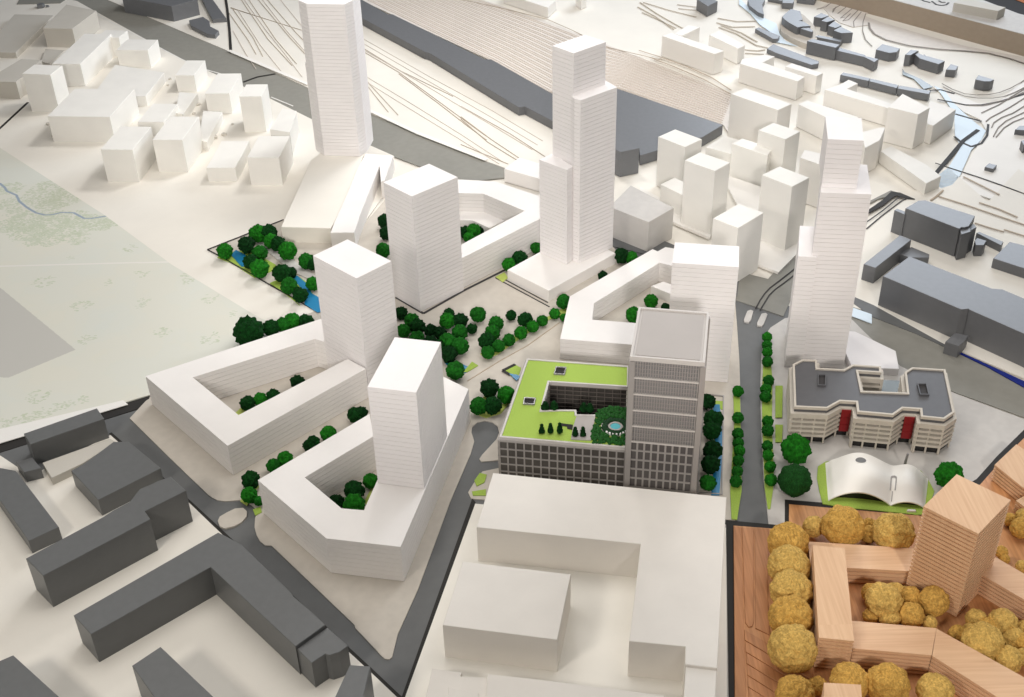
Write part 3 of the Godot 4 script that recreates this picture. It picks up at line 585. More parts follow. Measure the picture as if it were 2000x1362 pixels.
func build_grey_blocks() -> void:
	block("model_building", "very long grey slab roof stretching across the rail yard", "", "slate_card", [-1411, -5250, -1092, -4832, -867, -4472, -832, -4469, -129, -3469, -87, -3466, 294, -2834, 397, -2674, 489, -3121, 722, -2881, 1306, -2262, 1158, -2093, 765, -1862, 769, -1960, 661, -1918, 276, -2401, 121, -2628, 83, -2614, -522, -3628, -555, -3651, -1111, -4481, -1570, -5197], -0.006, 0.0555)
	block("model_building", "grey block projecting from the long slab right of the centre tower", "", "slate_card", [634, -1987, 709, -1867, 747, -1761, 638, -1716, 606, -1762], -0.006, 0.1482)
	block("model_building", "long grey block beside the black gap under the printed park", "grey card blocks at the lower left", "grey_card", [-1951, 657, -1703, 500, -1654, 573, -1903, 728], -0.006, 0.0992)
	block("model_building", "low dark grey link block behind the left edge block", "grey card blocks at the lower left", "grey_card", [-1957, 773, -1900, 749, -1845, 816, -1904, 839], -0.006, 0.05)
	block("model_building", "low roof slab tinted beige for reflected light between two grey blocks", "grey card blocks at the lower left", "beige_card", [-1859, 765, -1631, 621, -1601, 644, -1699, 776, -1794, 860], -0.006, 0.035)  # reflected light on a grey roof put into a beige tone
	block("model_building", "wide grey block with a square flat roof at the left", "grey card blocks at the lower left", "grey_card", [-1705, 872, -1666, 830, -1588, 699, -1528, 700, -1361, 871, -1554, 1047], -0.006, 0.0782)
	block("model_building", "long grey bar building with a stepped right end", "grey card blocks at the lower left", "grey_card", [-1683, 1425, -1471, 1222, -1445, 1189, -1397, 1144, -1378, 1076, -1335, 1045, -1327, 1036, -1280, 1010, -1205, 1092, -1330, 1199, -1300, 1242, -1598, 1511], -0.006, 0.1501)
	block("model_building", "grey block at the left edge with a long lit side", "grey card blocks at the lower left", "grey_card", [-2051, 805, -1931, 842, -1667, 1171, -1755, 1241, -2012, 916], -0.006, 0.0613)
	block("model_building", "L-shaped grey building with two long wings at lower left", "grey card blocks at the lower left", "grey_card", [-1451, 1677, -1051, 1300, -1022, 1319, -957, 1366, -928, 1400, -755, 1600, -743, 1619, -671, 1694, -623, 1749, -707, 1836, -1045, 1472, -1345, 1739, -1372, 1762], -0.006, 0.1314)
	block("model_building", "short grey end block with a notch beside the L-shaped building", "grey card blocks at the lower left", "grey_card", [-707, 1828, -618, 1745, -544, 1825, -568, 1849, -597, 1861, -612, 1855, -651, 1891], -0.006, 0.1152)
	block("model_building", "grey block cut by the bottom edge next to the road corner", "grey card blocks at the lower left", "grey_card", [-521, 1947, -458, 1955, -472, 2101, -561, 2098], -0.006, 0.1658)
	block("model_building", "grey bar cut by the bottom edge inside the L-shaped building", "grey card blocks at the lower left", "grey_card", [-1203, 1903, -1132, 1829, -889, 2070, -964, 2142, -1066, 2079], -0.006, 0.1392)
	block("model_building", "grey block at the bottom left corner", "grey card blocks at the lower left", "grey_card", [-1715, 1915, -1595, 1839, -1351, 2052, -1457, 2128, -1658, 2072], -0.006, 0.13)
	compound("model_building", "large grey hall with a clustered stair end at the right", "grey card blocks at the right", "slate_card", [["hall", [2009, -941, 2097, -1019, 2133, -1023, 2327, -839, 2313, -816, 2263, -736, 2237, -724, 2222, -727, 2208, -710, 2198, -721], -0.004, 0.1561], ["stair_block", [2216, -730, 2272, -756, 2261, -699, 2207, -673], -0.004, 0.1452], ["stair_block", [2260, -763, 2313, -801, 2314, -765, 2255, -716], -0.004, 0.1327], ["side_block", [2315, -755, 2336, -782, 2373, -751, 2344, -707, 2305, -709], -0.004, 0.0624], ["long_arm", [2369, -876, 2387, -887, 2471, -777, 2447, -741], -0.004, 0.039], ["side_arm", [1969, -981, 1987, -999, 2031, -953, 2008, -930], -0.004, 0.1249]])
	block("model_building", "narrow grey bar standing across the road end", "grey card blocks at the right", "slate_card", [1697, -514, 1743, -474, 1992, -740, 1948, -787], -0.006, 0.0867)
	block("model_building", "low grey link behind the great grey hall roof", "grey card blocks at the right", "slate_card", [1913, -674, 1996, -731, 2061, -654, 2050, -621, 1955, -627], -0.006, 0.05)
	compound("model_building", "longest grey hall running off the right edge", "grey card blocks at the right", "slate_card", [["hall", [1715, -279, 1887, -454, 2170, -146, 2214, -137, 2289, -45, 2397, 85, 2260, 336, 2185, 235, 2012, 26, 2011, 18, 1977, 22], -0.004, 0.1573], ["porch", [1892, 126, 1956, 60, 2007, 84, 1967, 136, 1939, 164], -0.004, 0.06]])
	block("model_building", "grey block cut by the right edge above the longest hall", "grey card blocks at the right", "slate_card", [2353, -593, 2490, -751, 2671, -627, 2576, -384, 2464, -491], -0.006, 0.0526)
	block("model_building", "tiny grey house alone on the pale ground at the right", "grey card blocks at the right", "slate_card", [2686, -1666, 2725, -1712, 2761, -1684, 2723, -1635], -0.006, 0.0208)
	block("model_building", "small grey house cut by the right edge, upper one", "grey card blocks at the right", "slate_card", [3023, -2131, 3071, -2185, 3127, -2190, 3090, -2110], -0.006, 0.0325)
	block("model_building", "small grey house cut by the right edge, lower one", "grey card blocks at the right", "slate_card", [2982, -1934, 3044, -1977, 3046, -1914, 2976, -1872], -0.006, 0.0496)
	block("model_building", "dark grey cube alone near the top edge", "small dark grey houses at the upper right", "slate_card", [1478, -4564, 1549, -4667, 1628, -4511, 1535, -4400], -0.006, 0.0755)
	block("model_building", "dark curved grey retaining block near the river bend", "small dark grey houses at the upper right", "slate_card", [1885, -4658, 2016, -4757, 2017, -4647, 1976, -4542, 1944, -4309, 1912, -4363, 1874, -4524], -0.006, 0.03)
	block("model_building", "dark grey house cut by the top edge, left of two", "small dark grey houses at the upper right", "slate_card", [2053, -4718, 2125, -4795, 2172, -4722, 2152, -4647], -0.006, 0.0193)
	block("model_building", "small dark grey house between the two cut by the top edge", "small dark grey houses at the upper right", "slate_card", [2145, -4630, 2188, -4677, 2231, -4603, 2208, -4526, 2129, -4542], -0.006, 0.0382)
	block("model_building", "dark grey house cut by the top edge, right of two", "small dark grey houses at the upper right", "slate_card", [2267, -4665, 2355, -4768, 2422, -4679, 2386, -4600], -0.006, 0.0349)
	block("terrain_step", "brown curved plinth under the curved grey block", "", "plaza", [2007, -4025, 2001, -3937, 2041, -3813, 2094, -3707, 2135, -3654, 2218, -3765, 2260, -4058, 2236, -4280, 2167, -4419, 2066, -4257], -0.01, 0.03)
	block("model_building", "curved grey block on a brown plinth in the upper right", "small dark grey houses at the upper right", "slate_card", [2029, -4089, 2064, -4159, 2128, -4260, 2186, -4205, 2163, -4014, 2133, -3999, 2164, -3975, 2190, -3879, 2133, -3875, 2092, -3857, 2053, -3960, 2037, -4024], 0.024, 0.0843)
	block("model_building", "small grey box at the end of the curved block", "small dark grey houses at the upper right", "slate_card", [2114, -3856, 2172, -3899, 2193, -3803, 2177, -3777], 0.024, 0.0762)
	block("model_building", "grey stepped row house on the far slope, farthest of four", "small dark grey houses at the upper right", "slate_card", [2277, -4145, 2346, -4226, 2391, -4163, 2323, -4110], -0.006, 0.0587)
	block("model_building", "grey stepped row house on the far slope, second of four", "small dark grey houses at the upper right", "slate_card", [2303, -4035, 2373, -4124, 2406, -4048, 2339, -4003], -0.006, 0.0662)
	block("model_building", "grey stepped row house on the far slope, third of four", "small dark grey houses at the upper right", "slate_card", [2333, -3944, 2400, -4041, 2429, -3940, 2373, -3892], -0.006, 0.0596)
	block("model_building", "grey stepped row house on the far slope, nearest of four", "small dark grey houses at the upper right", "slate_card", [2343, -3823, 2412, -3898, 2466, -3767, 2382, -3761], -0.006, 0.0675)
	block("model_building", "thin dark grey bar beside the stepped row houses", "small dark grey houses at the upper right", "slate_card", [2211, -3800, 2238, -3832, 2386, -3727, 2362, -3687], -0.006, 0.0329)
	block("model_building", "grey slab house with bright roof, left of a pair", "small dark grey houses at the upper right", "slate_card", [2099, -3575, 2143, -3618, 2303, -3490, 2263, -3432], -0.006, 0.0842)
	block("model_building", "grey slab house with bright roof, right of a pair", "small dark grey houses at the upper right", "slate_card", [2271, -3449, 2308, -3502, 2444, -3348, 2444, -3325, 2514, -3265, 2470, -3211, 2429, -3310], -0.006, 0.0593)
	block("model_building", "long grey rounded slab behind the narrow white slab", "small dark grey houses at the upper right", "slate_card", [1833, -3609, 1895, -3700, 2135, -3343, 2122, -3301, 2070, -3282, 1878, -3524], -0.006, 0.025)
	compound("model_building", "long grey terrace row behind the white L-shaped slab", "small dark grey houses at the upper right", "slate_card", [["end_house", [2205, -3044, 2235, -3088, 2383, -2971, 2359, -2927], -0.004, 0.0423], ["middle_house", [2362, -2923, 2386, -2967, 2531, -2843, 2504, -2793], -0.004, 0.0423], ["end_house", [2508, -2787, 2534, -2837, 2705, -2736, 2677, -2681], -0.004, 0.0423]])
	block("model_building", "dark low grey bar left of the river", "small dark grey houses at the upper right", "slate_card", [1828, -4030, 1861, -4059, 1974, -3868, 1950, -3807, 1914, -3810], -0.006, 0.0223)
	block("model_building", "grey house with a flat bright roof above the slab pair", "small dark grey houses at the upper right", "slate_card", [2548, -3457, 2619, -3563, 2715, -3466, 2675, -3400, 2621, -3386], -0.006, 0.0541)
	block("model_building", "narrow dark grey house with a stepped side on the far slope", "small dark grey houses at the upper right", "slate_card", [2699, -3301, 2763, -3391, 2811, -3371, 2733, -3289], -0.006, 0.0712)
	block("model_building", "grey house with a sawtooth roofline on the far slope", "small dark grey houses at the upper right", "slate_card", [2776, -3333, 2801, -3363, 2827, -3309, 2836, -3329, 2843, -3297, 2935, -3193, 2877, -3136, 2785, -3250], -0.006, 0.0612)
	block("model_building", "tiny grey cube house right of the sawtooth one", "small dark grey houses at the upper right", "slate_card", [2912, -3086, 2974, -3182, 3011, -3142, 2971, -3070], -0.006, 0.0427)
	block("model_building", "small grey house alone on the white slope", "small dark grey houses at the upper right", "slate_card", [3031, -2869, 3075, -2943, 3147, -2856, 3114, -2830, 3075, -2833], -0.006, 0.0558)

func build_cream_blocks() -> void:
	block("model_building", "great cream L-shaped block in front of the office", "cream card blocks at the bottom", "warm_card", [-82, 1051, 749, 1220, 594, 1994, 500, 1976, 510, 1906, 339, 1878, 420, 1447, -140, 1341], -0.006, 0.1606)
	block("model_building", "cream block continuing the L-shaped block past a thin joint", "cream card blocks at the bottom", "warm_card", [503, 1974, 594, 1993, 557, 2181, 464, 2178], -0.006, 0.1506)
	block("model_building", "square cream block in the yard of the L-shaped block", "cream card blocks at the bottom", "warm_card", [-186, 1496, 175, 1570, 117, 1854, -244, 1780], -0.006, 0.1492)
	compound("model_building", "low pale roof cut by the bottom edge below the square block", "cream card blocks at the bottom", "warm_card", [["low_wing", [-278, 1886, -184, 1905, -187, 1920, -104, 1929, -102, 2095, -306, 2088], -0.004, 0.07], ["main_wing", [-104, 1927, 32, 1950, 435, 2029, 439, 2125, -108, 2106], -0.004, 0.085], ["roof_notch", [-225, 1962, -204, 1969, -130, 1992, -129, 2045, -224, 2041], -0.004, 0.073]])

func build_wood() -> void:
	laminated("wooden_building", "left wooden wing with a long pale roof among the yellow trees", "layered wooden blocks", "wood", [[[1005, 1459, 1109, 1477, 1037, 1888, 932, 1870], 0.004, 0.1443, 9]])
	laminated("wooden_building", "rear wooden wing behind the left wing", "layered wooden blocks", "wood_cross", [[[1016, 1371, 1376, 1419, 1324, 1527, 998, 1490], 0.004, 0.0781, 4]])
	laminated("wooden_building", "front wooden wing reaching to the bent corner", "layered wooden blocks", "wood_cross", [[[1067, 1763, 1327, 1804, 1278, 1914, 1043, 1878], 0.004, 0.0998, 6]])
	laminated("wooden_building", "slanting wooden wing running off the lower right corner", "layered wooden blocks", "wood_cross", [[[1327, 1806, 1586, 2066, 1504, 2174, 1279, 1916], 0.004, 0.0998, 6]])
	laminated("wooden_building", "tall layered wooden tower with pale square roof", "layered wooden blocks", "wood", [[[1316, 1543, 1473, 1389, 1605, 1524, 1448, 1677], 0.004, 0.383, 23]])
	laminated("wooden_building", "wooden wing to the right of the wooden tower", "layered wooden blocks", "wood_cross", [[[1551, 1573, 1625, 1492, 1750, 1644, 1706, 1759], 0.004, 0.0979, 6]])
	laminated("wooden_building", "low wooden block at the right edge above the tower roof", "layered wooden blocks", "wood", [[[1802, 987, 1926, 870, 2015, 1017, 1938, 1215, 1857, 1116], 0.004, 0.0804, 5]])
	laminated("wooden_building", "low wooden block at the right edge beside the tower roof", "layered wooden blocks", "wood", [[[1821, 1167, 1907, 1114, 1936, 1233, 1879, 1285], 0.004, 0.06, 3]])
	laminated("wooden_building", "wooden tower top cut by the bottom edge", "layered wooden blocks", "wood", [[[867, 2152, 970, 2163, 949, 2270, 841, 2261], 0.004, 0.27, 16]])
	tree("yellow", "mustard yellow tree in the row left of the left wooden wing, topmost", "yellow foam trees", 0.944, 1.3811, 0.005, 0.0713)
	tree("yellow", "mustard yellow tree in the row left of the left wooden wing, second from the top", "yellow foam trees", 0.9212, 1.4988, 0.005, 0.072)
	tree("yellow", "mustard yellow tree in the row left of the left wooden wing, third from the top", "yellow foam trees", 0.9063, 1.6088, 0.005, 0.0704)
	tree("yellow", "mustard yellow tree in the row left of the left wooden wing, fourth from the top", "yellow foam trees", 0.8805, 1.7271, 0.005, 0.072)
	tree("yellow", "mustard yellow tree in the row left of the left wooden wing, fifth from the top", "yellow foam trees", 0.858, 1.8649, 0.005, 0.0764)
	tree("yellow", "mustard yellow tree behind the rear wooden wing, leftmost", "yellow foam trees", 1.0628, 1.2628, 0.005, 0.0385)
	tree("yellow", "mustard yellow tree behind the rear wooden wing, second from the left", "yellow foam trees", 1.1522, 1.3075, 0.005, 0.0736)
	tree("yellow", "mustard yellow tree behind the rear wooden wing, third from the left", "yellow foam trees", 1.2686, 1.2477, 0.005, 0.0262)
	tree("yellow", "mustard yellow tree behind the rear wooden wing, fourth from the left", "yellow foam trees", 1.2532, 1.3028, 0.005, 0.0321)
	tree("yellow", "mustard yellow tree behind the rear wooden wing, fifth from the left", "yellow foam trees", 1.3219, 1.344, 0.005, 0.0718)
	tree("yellow", "mustard yellow tree inside the wooden courtyard, leftmost", "yellow foam trees", 1.1591, 1.6841, 0.005, 0.0263)
	tree("yellow", "mustard yellow tree inside the wooden courtyard, second from the left", "yellow foam trees", 1.1854, 1.5896, 0.005, 0.0338)
	tree("yellow", "mustard yellow tree inside the wooden courtyard, third from the left", "yellow foam trees", 1.2024, 1.6542, 0.005, 0.0601)
	tree("yellow", "mustard yellow tree inside the wooden courtyard, fourth from the left", "yellow foam trees", 1.2134, 1.7038, 0.005, 0.0353)
	tree("yellow", "mustard yellow tree inside the wooden courtyard, fifth from the left", "yellow foam trees", 1.2655, 1.5835, 0.005, 0.0321)
	tree("yellow", "mustard yellow tree inside the wooden courtyard, sixth from the left", "yellow foam trees", 1.3012, 1.5825, 0.005, 0.0234)
	tree("yellow", "mustard yellow tree inside the wooden courtyard, seventh from the left", "yellow foam trees", 1.3105, 1.6143, 0.005, 0.0359)
	tree("yellow", "mustard yellow tree inside the wooden courtyard, eighth from the left", "yellow foam trees", 1.2844, 1.6999, 0.005, 0.0421)
	tree("yellow", "mustard yellow tree inside the wooden courtyard, ninth from the left", "yellow foam trees", 1.3433, 1.7182, 0.005, 0.0239)
	tree("yellow", "mustard yellow tree inside the wooden courtyard, tenth from the left", "yellow foam trees", 1.3713, 1.6514, 0.005, 0.0505)
	tree("yellow", "mustard yellow tree between the wooden tower and the slanting wing, leftmost", "yellow foam trees", 1.4148, 1.7818, 0.005, 0.0325)
	tree("yellow", "mustard yellow tree between the wooden tower and the slanting wing, second from the left", "yellow foam trees", 1.4648, 1.7564, 0.005, 0.0254)
	tree("yellow", "mustard yellow tree between the wooden tower and the slanting wing, third from the left", "yellow foam trees", 1.4923, 1.7205, 0.005, 0.0351)
	tree("yellow", "mustard yellow tree between the wooden tower and the slanting wing, fourth from the left", "yellow foam trees", 1.4622, 1.849, 0.005, 0.0648)
	tree("yellow", "mustard yellow tree between the wooden tower and the slanting wing, fifth from the left", "yellow foam trees", 1.5125, 1.7636, 0.005, 0.0371)
	tree("yellow", "mustard yellow tree between the wooden tower and the slanting wing, sixth from the left", "yellow foam trees", 1.5654, 1.7494, 0.005, 0.0472)
	tree("yellow", "mustard yellow tree between the wooden tower and the slanting wing, seventh from the left", "yellow foam trees", 1.5266, 1.9007, 0.005, 0.0457)
	tree("yellow", "mustard yellow tree between the wooden tower and the slanting wing, eighth from the left", "yellow foam trees", 1.5846, 1.801, 0.005, 0.0357)
	tree("yellow", "mustard yellow tree between the wooden tower and the slanting wing, ninth from the left", "yellow foam trees", 1.6034, 1.8189, 0.005, 0.0333)
	tree("yellow", "mustard yellow tree between the wooden tower and the slanting wing, tenth from the left", "yellow foam trees", 1.5917, 1.8794, 0.005, 0.0302)
	tree("yellow", "mustard yellow tree between the wooden tower and the slanting wing, eleventh from the left", "yellow foam trees", 1.6393, 1.7589, 0.005, 0.0281)
	tree("yellow", "mustard yellow tree behind the wooden tower at the right edge, leftmost", "yellow foam trees", 1.6913, 1.3997, 0.005, 0.023)
	tree("yellow", "mustard yellow tree behind the wooden tower at the right edge, second from the left", "yellow foam trees", 1.6941, 1.4286, 0.005, 0.0181)
	tree("yellow", "mustard yellow tree behind the wooden tower at the right edge, third from the left", "yellow foam trees", 1.7773, 1.2378, 0.005, 0.025)
	tree("yellow", "mustard yellow tree behind the wooden tower at the right edge, fourth from the left", "yellow foam trees", 1.7933, 1.2995, 0.005, 0.0383)
	tree("yellow", "mustard yellow tree behind the wooden tower at the right edge, fifth from the left", "yellow foam trees", 1.7376, 1.4748, 0.005, 0.0239)
	tree("yellow", "mustard yellow tree behind the wooden tower at the right edge, sixth from the left", "yellow foam trees", 1.8298, 1.2353, 0.005, 0.0313)
	tree("yellow", "mustard yellow tree along the bottom edge by the wooden front wing, leftmost", "yellow foam trees", 0.8321, 2.0278, 0.005, 0.0591)
	tree("yellow", "mustard yellow tree along the bottom edge by the wooden front wing, second from the left", "yellow foam trees", 0.9173, 1.9705, 0.005, 0.0301)
	tree("yellow", "mustard yellow tree along the bottom edge by the wooden front wing, third from the left", "yellow foam trees", 1.0077, 1.9848, 0.005, 0.0597)
	tree("yellow", "mustard yellow tree along the bottom edge by the wooden front wing, fourth from the left", "yellow foam trees", 1.12, 2.0052, 0.005, 0.0657)
	tree("yellow", "mustard yellow tree along the bottom edge by the wooden front wing, fifth from the left", "yellow foam trees", 1.2594, 2.0275, 0.005, 0.056)

func build_parks() -> void:
	plate("lawn", "lime bank at the pointed end of the canal garden", "lime", [-1491, -898, -1416, -956, -1363, -961, -1287, -918, -1177, -805, -1171, -759, -1237, -704, -1264, -683, -1402, -832], 0.004, 0.003)
	plate("path", "pale grey garden path beside the canal trees", "plaza_pale", [-1323, -1051, -1168, -846, -1092, -737, -959, -627, -966, -686, -1055, -795, -1184, -956, -1272, -1073], 0.006, 0.004)
	plate("lawn", "lime bank in the middle of the canal garden", "lime", [-1181, -628, -1115, -683, -1083, -725, -1004, -633, -940, -475, -970, -476, -1041, -578, -1071, -579, -1134, -611, -1004, -410, -1057, -481], 0.004, 0.003)
	plate("pond", "blue canal pool at the pointed end of the canal garden", "pond_blue", [-1425, -920, -1406, -966, -1355, -917, -1301, -844, -1324, -800, -1349, -794], 0.007, 0.003)
	plate("pond", "blue canal strip curving behind the tower by the printed park", "pond_blue", [-1095, -676, -1055, -689, -1001, -614, -959, -512, -902, -454, -889, -346, -913, -340, -983, -417, -988, -514, -1046, -616], 0.007, 0.003)
	strip("board_joint", "dark rim of the canal garden's pointed corner", "plate joint", "", "black", [[-1209, -1291, -1557, -983, -1448, -879, -1195, -627, -911, -347]], 0.007, 0.005, "")
	tree("dark", "dark green tree in the canal garden behind the podium, leftmost", "green foam trees", -1.3414, -0.9394, 0, 0.043)
	tree("dark", "dark green tree in the canal garden behind the podium, second from the left", "green foam trees", -1.2945, -0.7762, 0, 0.037)
	tree("dark", "dark green tree in the canal garden behind the podium, third from the left", "green foam trees", -1.2464, -1.0576, 0, 0.0437)
	tree("dark", "dark green tree in the canal garden behind the podium, fourth from the left", "green foam trees", -1.1804, -0.9485, 0, 0.0388)
	tree("dark", "dark green tree in the canal garden behind the podium, fifth from the left", "green foam trees", -1.1175, -0.6412, 0, 0.0446)
	tree("dark", "dark green tree in the canal garden behind the podium, sixth from the left", "green foam trees", -1.0802, -0.6748, 0, 0.0282)
	tree("dark", "dark green tree in the canal garden behind the podium, seventh from the left", "green foam trees", -1.0031, -0.4461, 0, 0.0362)
	tree("dark", "dark green tree in the canal garden behind the podium, eighth from the left", "green foam trees", -0.9807, -0.7477, 0, 0.0352)
	tree("green", "bright green tree in the canal garden behind the podium, leftmost", "green foam trees", -1.4439, -0.8883, 0, 0.0402)
	tree("green", "bright green tree in the canal garden behind the podium, second from the left", "green foam trees", -1.3018, -1.0539, 0, 0.0454)
	tree("green", "bright green tree in the canal garden behind the podium, third from the left", "green foam trees", -1.2359, -0.6921, 0, 0.0465)
	tree("green", "bright green tree in the canal garden behind the podium, fourth from the left", "green foam trees", -1.2618, -0.857, 0, 0.04)
	tree("green", "bright green tree in the canal garden behind the podium, fifth from the left", "green foam trees", -1.2232, -0.9823, 0, 0.039)
	tree("green", "bright green tree in the canal garden behind the podium, sixth from the left", "green foam trees", -1.1202, -0.8619, 0, 0.0468)
	tree("green", "bright green tree in the canal garden behind the podium, seventh from the left", "green foam trees", -1.0665, -0.5245, 0, 0.0406)
	tree("green", "bright green tree in the canal garden behind the podium, eighth from the left", "green foam trees", -1.0118, -0.762, 0, 0.0403)
	tree("green", "bright green tree in the canal garden behind the podium, ninth from the left", "green foam trees", -0.9567, -0.5517, 0, 0.0343)
	tree("dark", "dark green tree behind the U-shaped courtyard block, leftmost", "green foam trees", -1.1852, -0.0881, 0, 0.0653)
	tree("dark", "dark green tree behind the U-shaped courtyard block, second from the left", "green foam trees", -1.1002, -0.1574, 0, 0.0385)
	tree("dark", "dark green tree behind the U-shaped courtyard block, third from the left", "green foam trees", -0.9457, -0.2092, 0, 0.0349)
	tree("green", "bright green tree behind the U-shaped courtyard block, leftmost", "green foam trees", -1.0451, -0.1875, 0, 0.0356)
	tree("green", "bright green tree behind the U-shaped courtyard block, second from the left", "green foam trees", -1.0076, -0.2094, 0, 0.0388)
	tree("dark", "dark green tree in the gap left of the broad left-centre tower, leftmost", "green foam trees", -0.6521, -1.1698, 0, 0.0373)
	tree("dark", "dark green tree in the gap left of the broad left-centre tower, second from the left", "green foam trees", -0.6352, -1.0415, 0, 0.0349)
	tree("green", "bright green tree in the gap left of the broad left-centre tower", "green foam trees", -0.6365, -0.8525, 0, 0.0383)
	plate("lawn", "lime verge along the grove's lower right side", "pale_lime", [-142, 39, -102, 17, 35, -117, 142, -226, 215, -294, 260, -345, 260, -279, 163, -219, 56, -98, -61, 43, -115, 81], 0.004, 0.003)
	tree("dark", "dark green tree in the plaza grove between the towers, leftmost", "green foam trees", -0.5103, -0.2717, 0, 0.0298)
	tree("dark", "dark green tree in the plaza grove between the towers, second from the left", "green foam trees", -0.4285, -0.1423, 0, 0.0353)
	tree("dark", "dark green tree in the plaza grove between the towers, third from the left", "green foam trees", -0.3671, -0.1098, 0, 0.0306)
	tree("dark", "dark green tree in the plaza grove between the towers, fourth from the left", "green foam trees", -0.3626, -0.0057, 0, 0.0339)
	tree("dark", "dark green tree in the plaza grove between the towers, fifth from the left", "green foam trees", -0.3277, 0.0305, 0, 0.0329)
	tree("dark", "dark green tree in the plaza grove between the towers, sixth from the left", "green foam trees", -0.3243, -0.0954, 0, 0.029)
	tree("dark", "dark green tree in the plaza grove between the towers, seventh from the left", "green foam trees", -0.2895, -0.2557, 0, 0.0266)
	tree("dark", "dark green tree in the plaza grove between the towers, eighth from the left", "green foam trees", -0.2789, 0.0929, 0, 0.037)
	tree("dark", "dark green tree in the plaza grove between the towers, ninth from the left", "green foam trees", -0.2338, -0.1843, 0, 0.0348)
	tree("dark", "dark green tree in the plaza grove between the towers, tenth from the left", "green foam trees", -0.1798, -0.1309, 0, 0.0238)
	tree("dark", "dark green tree in the plaza grove between the towers, eleventh from the left", "green foam trees", -0.1139, -0.0056, 0, 0.0361)
	tree("dark", "dark green tree in the plaza grove between the towers, twelfth from the left", "green foam trees", -0, -0.2336, 0, 0.0242)
	tree("dark", "dark green tree in the plaza grove between the towers, thirteenth from the left", "green foam trees", 0.0629, -0.1772, 0, 0.034)
	tree("green", "bright green tree in the plaza grove between the towers, leftmost", "green foam trees", -0.4901, -0.1132, 0, 0.0321)
	tree("green", "bright green tree in the plaza grove between the towers, second from the left", "green foam trees", -0.4565, -0.1915, 0, 0.0356)
	tree("green", "bright green tree in the plaza grove between the towers, third from the left", "green foam trees", -0.4249, -0.0437, 0, 0.0348)
	tree("green", "bright green tree in the plaza grove between the towers, fourth from the left", "green foam trees", -0.2937, -0.1807, 0, 0.0371)
	tree("green", "bright green tree in the plaza grove between the towers, fifth from the left", "green foam trees", -0.285, -0.0053, 0, 0.0391)
	tree("green", "bright green tree in the plaza grove between the towers, sixth from the left", "green foam trees", -0.233, -0.0805, 0, 0.0365)
	tree("green", "bright green tree in the plaza grove between the towers, seventh from the left", "green foam trees", -0.2305, 0.0331, 0, 0.0389)
	tree("green", "bright green tree in the plaza grove between the towers, eighth from the left", "green foam trees", -0.1527, -0.2285, 0, 0.0366)
	tree("green", "bright green tree in the plaza grove between the towers, ninth from the left", "green foam trees", -0.0869, -0.076, 0, 0.035)
	tree("green", "bright green tree in the plaza grove between the towers, tenth from the left", "green foam trees", -0.0697, -0.1522, 0, 0.0339)
	tree("green", "bright green tree in the slanting row beside the grove, leftmost", "green foam trees", -0.1073, 0.0739, 0, 0.0297)
	tree("green", "bright green tree in the slanting row beside the grove, second from the left", "green foam trees", -0.0592, 0.0241, 0, 0.0285)
	tree("green", "bright green tree in the slanting row beside the grove, third from the left", "green foam trees", -0.0118, -0.0216, 0, 0.0287)
	tree("green", "bright green tree in the slanting row beside the grove, fourth from the left", "green foam trees", 0.042, -0.0749, 0, 0.0304)
	tree("green", "bright green tree in the slanting row beside the grove, fifth from the left", "green foam trees", 0.0979, -0.1281, 0, 0.0284)
	tree("green", "bright green tree in the slanting row beside the grove, sixth from the left", "green foam trees", 0.1421, -0.1777, 0, 0.0263)
	tree("green", "bright green tree in the slanting row beside the grove, seventh from the left", "green foam trees", 0.2021, -0.2362, 0, 0.0257)
	tree("green", "bright green tree at the corner of the ring behind the office, leftmost", "green foam trees", 0.2483, -0.3233, 0, 0.0347)
	tree("green", "bright green tree at the corner of the ring behind the office, second from the left", "green foam trees", 0.2427, -0.2142, 0, 0.0187)
	tree("dark", "dark green tree around the centre tower's podium, leftmost", "green foam trees", 0.0525, -0.7366, 0, 0.0377)
	tree("dark", "dark green tree around the centre tower's podium, second from the left", "green foam trees", 0.4508, -0.5671, 0, 0.0246)
	tree("dark", "dark green tree around the centre tower's podium, third from the left", "green foam trees", 0.5571, -0.7347, 0, 0.0377)
	tree("green", "bright green tree around the centre tower's podium, leftmost", "green foam trees", -0.0043, -0.6871, 0, 0.0333)
	tree("green", "bright green tree around the centre tower's podium, second from the left", "green foam trees", 0.1362, -0.8548, 0, 0.029)
	tree("green", "bright green tree around the centre tower's podium, third from the left", "green foam trees", 0.605, -0.7256, 0, 0.0318)
	plate("lawn", "small lime patch at the podium's left corner", "pale_lime", [-72, -627, -28, -669, -10, -617, -36, -575], 0.004, 0.003)
	tree("dark", "dark green tree in the rear courtyard ring, leftmost", "green foam trees", -0.2298, -1.0388, 0, 0.0314)
	tree("dark", "dark green tree in the rear courtyard ring, second from the left", "green foam trees", -0.1486, -1.072, 0, 0.0211)
	tree("green", "bright green tree in the rear courtyard ring, leftmost", "green foam trees", -0.2056, -0.9769, 0, 0.0294)
	tree("green", "bright green tree in the rear courtyard ring, second from the left", "green foam trees", -0.1827, -1.0332, 0, 0.0384)
	strip("stair_line", "dark dashed stair line in front of the podium", "stair line", "", "dark_line", [[-72, -622, 182, -340], [-28, -605, 176, -378]], 0.005, 0.003, "line")
	strip("plinth_line", "dark plinth line at the foot of the broad tower", "plinth line", "", "dark_line", [[-550, -463, -411, -312], [-411, -312, -218, -516, -5, -714]], 0.012, 0.003, "line")
	plate("lawn", "lime patch with a pool beside the plaza grove", "lime", [-217, 181, -178, 100, -150, 131, -197, 176], 0.004, 0.003)
	plate("pond", "small blue pool beside the plaza grove", "pond_blue", [-300, 97, -273, 75, -180, 145, -207, 184, -257, 170], 0.002, 0.003)
